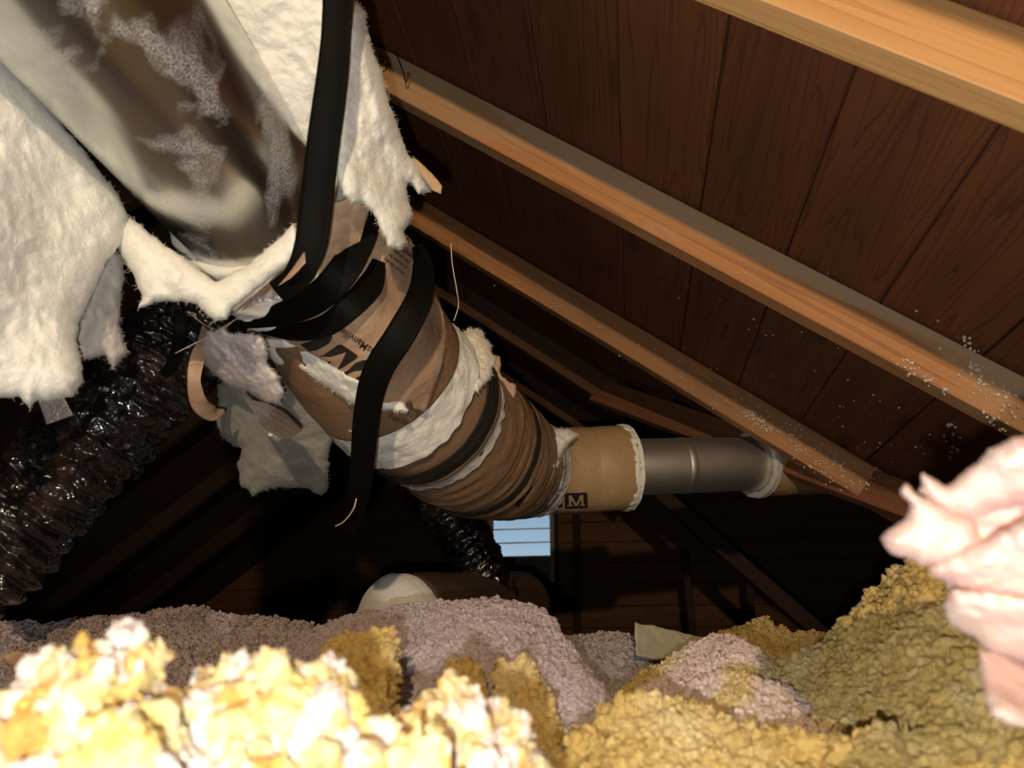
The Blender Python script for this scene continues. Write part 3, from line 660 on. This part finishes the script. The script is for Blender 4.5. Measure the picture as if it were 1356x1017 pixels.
logo_part([(451.8, 495), (461.5, 489.7), (470, 481), (481, 476.7), (488.4, 476.7), (485.2, 485.3), (478.7, 490.7), (469, 491.8), (455, 498.3)])
logo_part([(465.8, 505.8), (474.4, 498.3), (476.6, 498.3), (475.5, 508.5)])
logo_part([(429, 479), (439, 478.3), (435.7, 483)])
for i in range(4):
    decal('printed_lettering', ['IIIIII IIIIII IIIII IIIII', 'IIIII IIIIIII IIII IIII', 'IIIIIII IIII IIIIIII', 'IIII IIIIII IIIII IIII'][i], 521+i*5, 354-i*6.5, R_(38), 5.2, k1, M_ink, k1, bold=.02)
decal('printed_lettering', 'JOHN', 543, 341, R_(45), 9, k1, M_ink, k1, bold=.02)
sheet('kraft_flap', [(462, 262), (492, 268), (476, 320), (448, 362), (432, 380), (420, 372), (428, 330), (440, 270)], [(440, 300, 1.10), (480, 290, 1.12), (430, 375, 1.14)], .003, M_kraft, res=2.5, puff=.002, fray=.5, seed=5, wr=folds,
      label='narrow brown paper flap between the widest black strap and the white batting', cat='insulation facing')
sheet('kraft_flap', [(303, 418), (340, 388), (388, 342), (402, 320), (405, 348), (388, 366), (360, 384), (330, 402)], [(310, 412, 1.12), (395, 335, 1.02), (350, 385, 1.06)], .004, M_kraft, res=2.5, puff=.003, pf=60, fray=.6, seed=6, wr=folds,
      label='small crumpled brown paper edge under the white collar of the bare duct', cat='insulation facing')
sheet('plastic_scrap', [(330, 400), (365, 378), (372, 396), (345, 402), (318, 412)], [(330, 402, 1.10), (370, 390, 1.03)], .002, M_film, res=2.5, puff=.002, fray=.4, seed=7,
      label='grey see-through plastic scrap at the hooked end of the widest black strap', cat='plastic')
ribbon('kraft_strip', [(274, 436, 1.30), (273, 452, 1.27), (262, 475, 1.23), (257, 505, 1.22), (264, 535, 1.25), (282, 548, 1.29), (298, 544, 1.33)], [.018, .026, .022, .018, .026, .026, .006], M_kraft, twist=[.9, .5, .25, 0, -.3, -.2, 0], curl=.06, wn=.001,
      label='curled brown paper strip hanging left of the ragged pink-grey tuft', cat='insulation facing')

# ------------------------------------------------------------------ white batting
B_ = 'insulation'
sheet('fibreglass_blanket', [(-260, -60), (0, 66), (20, 92), (60, 140), (100, 186), (155, 255), (170, 290), (160, 322), (140, 348), (122, 390), (105, 428), (102, 460), (110, 485), (110, 505), (96, 525), (70, 530), (50, 529), (40, 539), (25, 525), (-260, 540)],
      [(0, 70, .90), (100, 190, .98), (165, 290, 1.04), (60, 400, .92), (100, 500, .92), (-40, 300, .80), (-40, 520, .84), (60, 260, .93), (110, 410, .98), (10, 160, .88)], .05, M_wool, res=2.5, puff=.010, pf=9, fine=.0025, ff=60, fray=1.5, seed=11,
      label='huge white fibreglass blanket at the left edge below the bare duct', cat=B_)
sheet('fibreglass_blanket', [(262, -30), (280, -5), (308, 38), (338, 84), (372, 140), (392, 178), (410, 202), (420, 170), (426, 120), (445, 60), (445, -160), (215, -160)],
      [(290, -20, .96), (350, 70, 1.02), (410, 190, 1.10), (430, 60, 1.0), (440, -30, .97)], .03, M_wool, res=2.5, puff=.010, pf=16, fine=.002, fray=1.5, seed=12,
      label='creamy fibreglass blanket piece between the bare duct and the widest black strap', cat=B_)
sheet('fibreglass_blanket', [(452, -150), (468, -150), (470, 0), (484, 15), (487, 35), (493, 65), (508, 105), (516, 140), (528, 175), (543, 208), (550, 213), (560, 228), (574, 244), (572, 254), (552, 258), (546, 240), (538, 243), (540, 265), (547, 286), (532, 308), (540, 322), (530, 332), (514, 326), (508, 312), (494, 282), (478, 268), (466, 272), (455, 258), (448, 235), (444, 220), (450, 150)],
      [(470, 0, 1.02), (500, 150, 1.08), (470, 240, 1.06), (530, 300, 1.12), (570, 250, 1.22), (450, 200, 1.05)], .045, M_wool, res=2.2, puff=.016, pf=16, fine=.003, ff=90, fray=2., seed=13,
      label='ragged white fibreglass tongue hanging right of the widest black strap', cat=B_)
sheet('fibreglass_collar', [(158, 300), (172, 288), (190, 302), (215, 322), (250, 346), (288, 374), (330, 350), (365, 322), (388, 296), (400, 318), (396, 338), (350, 376), (308, 408), (300, 424), (286, 425), (272, 415), (262, 404), (230, 398), (205, 400), (182, 409), (188, 392), (180, 370), (166, 345), (154, 325)],
      [(160, 300, 1.05), (280, 395, 1.04), (390, 320, 1.02), (230, 370, 1.03), (320, 370, 1.04), (185, 400, 1.03)], .045, M_wool, res=2.2, puff=.010, pf=22, fine=.0025, ff=90, fray=1.6, seed=14,
      label='white fibreglass collar folded below the end of the bare duct', cat=B_)
sheet('fibreglass_scrap', [(150, 325), (164, 348), (161, 390), (156, 430), (170, 466), (160, 478), (150, 488), (140, 470), (102, 480), (98, 440), (112, 400), (135, 350)],
      [(150, 340, 1.07), (110, 460, 1.03), (165, 470, 1.08)], .03, M_wool_grey, res=2.5, puff=.008, pf=30, fine=.003, fray=2, seed=15,  # grey wool here paints the shade on a scrap of the white batting
      label='fibreglass scrap greyed by painted shade, tucked behind the huge white blanket', cat=B_)
sheet('fibreglass_tuft', [(272, 440), (290, 434), (310, 441), (330, 440), (350, 448), (355, 470), (352, 482), (368, 500), (376, 520), (372, 533), (356, 534), (338, 522), (312, 512), (284, 498), (268, 474), (264, 455)],
      [(270, 450, 1.24), (340, 470, 1.20), (370, 530, 1.27)], .05, M_wool_pink, res=2., puff=.014, pf=28, fine=.006, ff=140, fray=3, seed=16,
      label='ragged pinkish-grey fibreglass tuft hanging below the white collar', cat=B_)
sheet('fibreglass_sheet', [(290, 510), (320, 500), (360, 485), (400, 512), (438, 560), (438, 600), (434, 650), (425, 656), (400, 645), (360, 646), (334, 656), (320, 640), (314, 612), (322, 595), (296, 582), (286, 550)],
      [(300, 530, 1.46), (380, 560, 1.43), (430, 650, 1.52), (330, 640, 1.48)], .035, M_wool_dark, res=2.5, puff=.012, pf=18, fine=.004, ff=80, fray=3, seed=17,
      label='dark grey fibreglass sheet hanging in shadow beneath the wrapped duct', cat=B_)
sheet('fibreglass_edge', [(344, 448), (372, 448), (430, 473), (480, 508), (506, 533), (500, 545), (470, 536), (438, 516), (398, 492), (362, 478)],
      [(350, 455, 1.30), (430, 490, 1.265), (500, 540, 1.26)], .022, M_wool, res=2., puff=.004, pf=50, fine=.003, ff=150, fray=2, seed=18,
      label='thin white fibre edge running diagonally below the printed brown facing', cat=B_)
sheet('fibreglass_edge', [(440, 556), (462, 568), (486, 582), (480, 592), (466, 586), (450, 572)], [(440, 556, 1.42), (480, 590, 1.42)], .02, M_wool, res=2., puff=.003, fine=.003, fray=2, seed=19,
      label='short white fibre edge left of the longest strap, under the elbow', cat=B_)
sheet('fibreglass_edge', [(500, 528), (512, 526), (535, 536), (540, 544), (524, 545), (505, 540)], [(500, 528, 1.28), (540, 544, 1.33)], .014, M_wool, res=1.6, puff=.002, fine=.003, fray=2, seed=20,
      label='small white fibre edge right of the longest strap at the hem of the facing', cat=B_)
sheet('fibreglass_tuft', [(606, 446), (622, 436), (640, 440), (652, 460), (656, 480), (650, 500), (632, 520), (616, 505), (612, 470)], [(610, 450, 1.60), (640, 480, 1.56), (630, 510, 1.50)], .04, M_cream, res=1.8, puff=.008, fine=.007, ff=150, fray=3, seed=21,
      label='cream fibreglass tuft bulging at the upper right of the elbow', cat=B_)
sheet('fibreglass_tuft', [(684, 548), (700, 552), (708, 562), (722, 568), (745, 566), (762, 572), (768, 576), (756, 586), (744, 602), (738, 620), (724, 616), (712, 596), (700, 580), (688, 566)], [(690, 555, 1.92), (760, 575, 1.96), (735, 610, 1.88)], .05, M_wool, res=1.8, puff=.008, pf=40, fine=.008, ff=150, fray=3, seed=22,
      label='fluffy white tuft on top of the joint between elbow and straight wrap', cat=B_)
sheet('kraft_scrap', [(650, 470), (664, 474), (660, 492), (668, 500), (684, 512), (684, 530), (672, 520), (655, 500)], [(655, 475, 1.62), (680, 520, 1.75)], .006, M_kraft, res=1.8, puff=.006, pf=60, fine=.002, fray=3, seed=23,
      label='torn brown paper scrap sticking up behind the elbow', cat='insulation facing')

sheet('kraft_scrap', [(546, 206), (562, 220), (586, 246), (584, 257), (573, 252), (556, 230)], [(546, 206, 1.15), (584, 255, 1.20)], .003, M_kraft_t, res=1.6, puff=.002, pf=60, fine=.001, fray=.6, seed=28, label='small stiff paper edge behind the side lobe of the ragged white tongue', cat='insulation facing')
sheet('foil_tag', [(318, 520), (334, 530), (352, 533), (378, 547), (400, 570), (384, 581), (356, 578), (343, 560), (332, 540)], [(320, 522, 1.22), (370, 560, 1.17), (398, 570, 1.20)], .003, M_tape, res=1.4, puff=.008, pf=45, fine=.003, fray=.4, seed=24, wr=lambda P, Q: np.abs(noise(P, 90, 4))*.006,
      label='crinkled silver foil tag dangling below the pinkish-grey tuft', cat='foil')
sheet('tape_scrap', [(46, 518), (80, 516), (97, 550), (62, 562)], [(46, 532, 1.0), (90, 550, 1.03)], .002, M_film, res=2, puff=.002, fray=.3, seed=25,
      label='pale plastic tape scrap poking out below the huge white blanket', cat='plastic')

# ------------------------------------------------------------------ black straps
def strap(pts, wd, label, **kw): return ribbon('black_strap', pts, wd, M_black, th=.002, label=label, cat='strap', group=None, **kw)
strap([(462, -170, .92), (450, -40, .93), (446, 30, .94), (440, 100, .95), (428, 190, .97), (420, 260, .99), (411, 325, 1.0), (394, 365, 1.01), (365, 387, 1.03)], [.044, .036, .034, .038, .040, .040, .036, .028], 'widest black strap running down from the top edge beside the bare duct', curl=.05)
strap([(492, 268, 1.16), (480, 312, 1.14), (452, 362, 1.12), (415, 398, 1.13), (370, 417, 1.17), (318, 430, 1.25)], [.028, .040, .044, .042, .034, .014], 'curved black strap crossing the brown facing just below the bare duct')
strap([(502, 345, 1.19), (490, 378, 1.16), (462, 408, 1.14), (430, 432, 1.15), (390, 440, 1.18), (345, 436, 1.24)], [.020, .038, .036, .032, .026, .014], 'shorter black strap below the curved strap, above the printed letters')
strap([(552, 325, 1.28), (560, 350, 1.25), (556, 392, 1.20), (532, 440, 1.18), (500, 492, 1.19), (486, 545, 1.22), (480, 610, 1.26), (474, 660, 1.30), (466, 690, 1.34), (450, 698, 1.37)], [.018, .032, .040, .044, .044, .040, .038, .036, .032, .026], 'longest black strap hanging free over the elbow with a curled lower end', curl=.04)
strap([(236, 405, 1.18), (238, 440, 1.18), (230, 480, 1.2), (215, 498, 1.22)], [.012, .018, .02, .016], 'short black strap hanging from the left side of the collar')
wire('wire', [at(597, 322, 1.5), at(599, 350, 1.5), at(605, 385, 1.5), at(607, 405, 1.5), at(601, 425, 1.5)], .0012, M_str, label='thin drooping wire right of the brown facing', cat='wire')
wire('wire', [at(545, 325, 1.2), at(562, 345, 1.25), at(578, 385, 1.3), at(590, 430, 1.35), at(600, 445, 1.4)], .0012, M_iron, label='thin dark wire along the right hem of the brown facing', cat='wire')
wire('wire', [at(472, 660, 1.2), at(468, 674, 1.2), at(456, 690, 1.22), at(444, 697, 1.24)], .0010, M_str, label='fine pale strand curling at the tip of the longest strap', cat='thread')
for i, (a, b) in enumerate((((232, 468), (320, 418)), ((252, 415), (282, 436)), ((286, 440), (310, 424)))):
    wire('thread', [at(a[0], a[1], 1.08), at((a[0]+b[0])/2, (a[1]+b[1])/2+2, 1.07), at(b[0], b[1], 1.04)], .0006, M_str, n=12, label=['longest glue thread, slanting across to the black flexible duct', 'fine glue thread at the lower left tip of the white collar', 'short glue thread rising from the pinkish-grey tuft'][i], cat='thread', group='glue threads below the collar')
# bent nails in the grey-stained rafter
def nail(pts, label):
    t = thing('nail', label, 'nail', pts[0])
    o = wire('shank', pts, .0016, M_iron, n=24); world_child(o, t)
    h_ = link('head', tube(np.array([pts[-1]-unit(pts[-1]-pts[-2])*.001, pts[-1]+unit(pts[-1]-pts[-2])*.001]), .0038, M_iron, 'head', ns=12, caps=True)); world_child(h_, t)
nail([at_y(524, 70, 1.235), at_y(532, 90, 1.225), at_y(538, 108, 1.215), at_y(541, 98, 1.21)], 'long bent nail near the upper end of the grey-stained rafter')
nail([at_y(496, 80, 1.235), at_y(505, 87, 1.22), at_y(511, 80, 1.21), at_y(505, 75, 1.21)], 'hooked nail left of the long bent nail')

# ------------------------------------------------------------------ black flexible ducts and the stub
def flex_disp(pitch, amp, cr, s):
    def d(P, u, th): return np.abs(np.sin(u*pitch+np.sin(th)*.5+fbm(P, 9, 2, s)*1.2))*amp + (np.abs(fbm(P, 11, 2, s+2))-.2)*cr - np.abs(noise(np.c_[u*pitch*.8, np.cos(th)*4, np.sin(th)*4], 1., s+7))*cr*.5
    return d
fx = [(300, 370, 1.46), (240, 440, 1.42), (190, 510, 1.38), (110, 600, 1.32), (25, 690, 1.28), (-70, 780, 1.22)]
C = catmull([at(a, b, c*KD) for a, b, c in fx], 300)
link('flexible_duct', tube(C, .080, M_flex, 'flexible_duct', ns=140, disp=flex_disp(62, .012, .026, 1), caps=True), label='shiny crumpled black flexible duct sloping down to the left edge', cat='duct')
C = catmull([at(a, b, c) for a, b, c in [(560, 640, 2.15), (600, 690, 2.2), (632, 740, 2.25), (655, 800, 2.3), (665, 850, 2.35)]], 160)
link('flexible_duct', tube(C, .072, M_flex, 'flexible_duct', ns=90, disp=flex_disp(60, .009, .02, 5), caps=True), label='small dark flexible duct dropping from the elbow left of the glowing vent', cat='duct')
C = catmull([at(a, b, c) for a, b, c in [(250, 560, 1.9), (330, 600, 1.85), (420, 620, 1.9), (520, 650, 2.0)]], 120)
M_flex2 = M_flex
st = thing('duct_stub', 'rounded white insulated duct end lying behind the lilac insulation mound', 'duct', at(540, 800, 1.9))
C = np.linspace(at(530, 822, 1.80), at(690, 800, 2.6), 30)
o = link('kraft_sleeve', tube(C, .112, kraft((.12, .08, .05)), 'kraft_sleeve', ns=60, disp=wrink(.003, 12, 2), caps=True)); world_child(o, st)  # sleeve colour darkened to stand in for the shade it lies in
Cc = np.array([C[0]+(C[0]-C[5])*k for k in np.linspace(0, .5, 12)]); rr_ = .113*np.sqrt(np.clip(1-np.linspace(0, .98, 12)**2, 0, 1))
o = link('fibre_end', tube(Cc, rr_, M_wool, 'fibre_end', ns=60, disp=wrink(.004, 30, 3), caps=True)); world_child(o, st)

# ------------------------------------------------------------------ heaps of loose insulation
H_ = dict(cat='insulation', kind='stuff')
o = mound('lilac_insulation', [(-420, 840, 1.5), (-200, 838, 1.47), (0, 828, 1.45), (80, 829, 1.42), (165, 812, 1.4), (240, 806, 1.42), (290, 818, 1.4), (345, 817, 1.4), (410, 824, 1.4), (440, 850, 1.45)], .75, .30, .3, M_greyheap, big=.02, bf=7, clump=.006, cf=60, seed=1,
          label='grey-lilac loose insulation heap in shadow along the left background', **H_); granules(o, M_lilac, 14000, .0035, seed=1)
o = mound('lilac_insulation', [(340, 860, 1.25), (420, 832, 1.25), (480, 814, 1.25), (560, 806, 1.25), (620, 798, 1.22), (690, 797, 1.2), (725, 812, 1.17), (750, 845, 1.1), (785, 900, .98), (815, 965, .85), (825, 1040, .78)], .60, .22, .3, M_lilac, big=.02, bf=9, clump=.005, cf=75, seed=2, nu=360, nv=150,
          label='large pinkish-lilac loose insulation mound in the middle', **H_); granules(o, M_lilac, 26000, .0028, seed=2)
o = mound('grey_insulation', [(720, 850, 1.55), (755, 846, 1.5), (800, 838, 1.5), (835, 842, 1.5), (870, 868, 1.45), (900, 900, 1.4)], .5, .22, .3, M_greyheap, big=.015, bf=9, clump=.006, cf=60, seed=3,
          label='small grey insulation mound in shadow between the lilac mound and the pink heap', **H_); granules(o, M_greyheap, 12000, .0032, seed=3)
o = mound('yellow_insulation', [(930, 860, 1.7), (965, 838, 1.7), (990, 826, 1.7), (1010, 822, 1.7), (1040, 834, 1.7), (1090, 840, 1.7), (1130, 850, 1.7)], .35, .2, .3, M_yellow, big=.015, bf=12, clump=.010, cf=38, seed=4,
          label='dim olive-yellow insulation clump behind the pink heap', **H_); granules(o, M_yellow, 9000, .005, seed=4)
o = mound('pink_insulation', [(800, 960, .95), (835, 905, 1.0), (880, 878, 1.02), (930, 856, 1.05), (960, 848, 1.05), (1000, 862, 1.03), (1035, 880, 1.0), (1070, 900, .98), (1150, 930, .9)], .65, .16, .3, M_yellow_pink, big=.012, bf=10, clump=.006, cf=60, seed=5, nu=320, nv=150,
          label='pale pink and yellow loose insulation heap right of the middle', **H_); granules(o, M_yellow_pink, 30000, .0024, seed=5, rough=.7)
o = mound('yellow_insulation', [(980, 905, .95), (1040, 878, .96), (1085, 850, .97), (1130, 806, .97), (1165, 775, .97), (1205, 744, .96), (1250, 735, .95), (1330, 715, .9), (1460, 690, .85), (1700, 680, .8)], .60, .30, .3, M_yellow, big=.014, bf=9, clump=.011, cf=36, seed=6, nu=420, nv=220,
          label='tall yellow insulation bank of small nodules below the pink batt', **H_); granules(o, M_yellow, 20000, .0058, seed=6, smin=.35, smax=1.3, rough=.35)
# foreground, nearly at the lens
o = mound('yellow_insulation', [(-60, 960, .40), (0, 940, .40), (50, 890, .41), (90, 872, .42), (128, 862, .42), (150, 838, .42), (163, 818, .42), (178, 842, .42), (205, 862, .41), (212, 885, .40), (225, 940, .38), (240, 1000, .36)], .16, .14, .15, M_foam_y, big=.010, bf=25, clump=.014, cf=42, seed=7, nu=240, nv=110,
          label='bright peaked yellow insulation clump nearest the lower left corner', **H_); granules(o, M_foam_y, 9000, .0040, seed=7, smin=.3, smax=1.4, rough=.6)
o = mound('yellow_insulation', [(190, 990, .40), (240, 925, .42), (290, 882, .43), (340, 864, .44), (390, 872, .44), (440, 892, .43), (475, 935, .42), (520, 965, .40), (600, 985, .40)], .17, .14, .15, M_foam_y, big=.010, bf=25, clump=.013, cf=42, seed=8, nu=260, nv=110,
          label='bright yellow and white insulation clump second from the lower left corner', **H_); granules(o, M_foam_y, 12000, .0030, seed=8, smin=.3, smax=1.4, rough=.6); 
o = mound('yellow_insulation', [(400, 1010, .43), (470, 965, .46), (530, 940, .47), (580, 915, .48), (615, 908, .48), (660, 925, .48), (690, 955, .46), (720, 1000, .44), (730, 1060, .42)], .17, .14, .15, M_foam_y, big=.010, bf=22, clump=.013, cf=40, seed=9, nu=260, nv=110,
          label='bright yellow insulation lump at the bottom middle, left of the brown gap', **H_); granules(o, M_foam_y, 9000, .0034, seed=9, smin=.3, smax=1.4, rough=.6)
o = mound('yellow_insulation', [(730, 1030, .60), (770, 975, .62), (800, 945, .63), (850, 935, .64), (900, 932, .64), (950, 945, .64), (1000, 965, .62), (1060, 975, .60), (1150, 978, .58), (1250, 985, .56), (1400, 990, .52), (1650, 1000, .48)], .26, .14, .2, M_yellow, big=.010, bf=18, clump=.008, cf=50, seed=10, nu=340, nv=120,
          label='long yellow insulation ridge along the bottom edge right of the middle', **H_); granules(o, M_yellow, 14000, .004, seed=10)
for pts, lab, sd in (([(424, 905, .78), (436, 862, .80), (450, 845, .80), (500, 838, .80), (520, 848, .80), (524, 905, .78)], 'square-topped yellow insulation chunk on the left flank of the lilac mound', 11),
                     ([(580, 905, .80), (592, 880, .82), (612, 872, .82), (632, 876, .82), (640, 900, .80)], 'tiny yellow insulation chunk in the middle of the lilac mound', 12),
                     ([(655, 900, .78), (668, 880, .80), (690, 872, .80), (706, 880, .79), (722, 910, .76), (738, 945, .72), (742, 985, .7)], 'narrow yellow insulation chunk sloping down the right of the lilac mound', 13)):
    o = mound('yellow_insulation', pts, .10, .10, .08, M_yellow, big=.004, bf=25, clump=.008, cf=60, seed=sd, nu=90, nv=60, label=lab, **H_); granules(o, M_yellow, 14000, .003, seed=sd)
# bed of insulation under everything, down between the joists
gx = np.linspace(-4.2, 4.1, 260); gy = np.linspace(.15, 5.0, 170); X, Y = np.meshgrid(gx, gy)
V = np.c_[X.ravel(), Y.ravel(), np.zeros(X.size)]; V[:, 2] = -.13+.05*fbm(V, 2.5, 4, 40)+.008*fbm(V, 20, 2, 41) - .10*np.clip(V[:, 1]-1.5, 0, 1)
id_ = np.arange(X.size).reshape(X.shape); Qd = np.stack([id_[:-1, :-1], id_[:-1, 1:], id_[1:, 1:], id_[1:, :-1]], -1).reshape(-1, 4)
link('insulation_bed', mesh_q('insulation_bed', V, Qd, M_greyheap), label='grey bed of loose insulation covering the attic floor under the heaps', **H_)

# pink batt at the right edge, close to the lens
pb = thing('pink_batt', 'blurred bright pink fibreglass batt at the right edge', 'insulation', at(1300, 760, .46))
LOBES = [([(1185, 705), (1215, 660), (1240, 650), (1300, 620), (1340, 595), (1640, 585), (1640, 960), (1345, 950), (1312, 900), (1300, 850), (1270, 810), (1245, 755)], .475),
    ([(1216, 652), (1222, 626), (1240, 636), (1252, 645), (1285, 618), (1310, 596), (1340, 580), (1640, 568), (1640, 665), (1350, 675), (1290, 700), (1245, 690)], .455),
    ([(1166, 712), (1196, 690), (1205, 668), (1190, 648), (1200, 640), (1214, 655), (1250, 672), (1290, 690), (1305, 728), (1262, 752), (1218, 748), (1180, 730)], .445),
    ([(1226, 752), (1262, 735), (1310, 712), (1370, 680), (1640, 665), (1640, 790), (1350, 800), (1290, 790), (1262, 775), (1240, 765)], .435),
    ([(1248, 800), (1262, 780), (1300, 782), (1360, 792), (1640, 785), (1640, 868), (1360, 880), (1310, 868), (1290, 842), (1258, 828)], .44),
    ([(1296, 858), (1340, 862), (1640, 855), (1640, 975), (1350, 962), (1318, 950), (1304, 920)], .445)]
for i, (pl, d_) in enumerate(LOBES):
    o = sheet('fold', pl, [(pl[0][0], pl[0][1], d_), (1400, pl[0][1]+60, d_-.02), (1320, pl[0][1]+20, d_-.015)], .05, M_batt_pink, res=3, edge=34, puff=.010, pf=40, fine=.003, ff=120, fray=2.5, seed=31+i, kd=1)
    world_child(o, pb)
sheet('paper_scrap', [(840, 824), (870, 830), (935, 845), (930, 862), (870, 874), (842, 868)], [(840, 824, 1.35), (935, 850, 1.45), (850, 870, 1.30)], .010, wool((.50, .48, .30), (.40, .36, .25)), res=2, puff=.006, pf=30, fray=1, seed=33, kd=1,
      label='pale yellowish batt scrap with a flat top behind the pink heap', cat='insulation')
sheet('wood_scrap', [(0, 868), (22, 862), (52, 868), (46, 880), (14, 884)], [(0, 868, 1.0), (50, 870, 1.0)], .006, M_kraft, res=2, puff=.002, fray=1, seed=34, kd=1, label='small brown paper scrap on the grey-lilac heap at the left edge', cat='paper')

# ------------------------------------------------------------------ fluff on the timbers
def fluff(name, clusters, label, size=.002):
    bm = bmesh.new(); r = random.Random(5)
    for (px, py, sx, sy, n, y, s) in clusters:
        for _ in range(n):
            qx = r.gauss(px, sx); qy = py+(qx-px)*.55+r.gauss(0, sy)
            p = at_y(qx, qy, y)
            hh = float(p@NR)
            if hh > HR-.003:             # lands on the roof boards instead
                v = at(qx, qy, 1.); p = v*((HR-.002)/float(v@NR))
            elif hh < HR-.089:
                v = at(qx, qy, 1.); p = v*((HR-.091)/float(v@NR))
            sc = size*s*r.uniform(.4, 1.5)
            ret = bmesh.ops.create_icosphere(bm, subdivisions=1, radius=sc)
            for v in ret['verts']: v.co = Vector((v.co.x*r.uniform(.5, 1.6), v.co.y*r.uniform(.4, 1), v.co.z*r.uniform(.5, 1.6)))+Vector(p)
    me = bpy.data.meshes.new(name); bm.to_mesh(me); bm.free(); me.materials.append(M_white_tuft)
    link(name, me, label=label, cat='insulation', kind='stuff')
fluff('fluff', [(1210, 490, 12, 5, 26, 1.238, 1.), (1290, 485, 3, 5, 10, 1.238, 1.4), (1312, 520, 22, 10, 46, 1.238, 1.), (1250, 518, 3, 4, 5, 1.238, 1.3), (1282, 455, 5, 5, 10, 1.238, 1.), (1200, 440, 60, 20, 16, 1.238, .8), (1320, 555, 10, 8, 14, 1.238, 1.)], 'white fluff specks stuck on the grey-stained rafter')
fluff('fluff', [(1002, 556, 9, 5, 90, 1.911, .9), (1040, 575, 30, 9, 80, 1.911, .9), (1100, 620, 35, 12, 90, 1.911, .9), (1165, 655, 14, 8, 70, 1.911, 1.1), (930, 500, 40, 16, 30, 1.911, .7), (760, 420, 80, 14, 26, 1.911, .7)], 'white fluff specks scattered over the lower half of the rafter leading to the pink batt')
fluff('fluff', [(1262, 580, 5, 12, 14, 2.6, 1.6), (1200, 600, 60, 30, 30, 2.6, .8), (1050, 480, 80, 30, 24, 2.6, .8)], 'white fluff specks on the dark roof boards')
print('tris', sum(len(o.data.polygons)*2 for o in bpy.data.objects if o.type == 'MESH'))
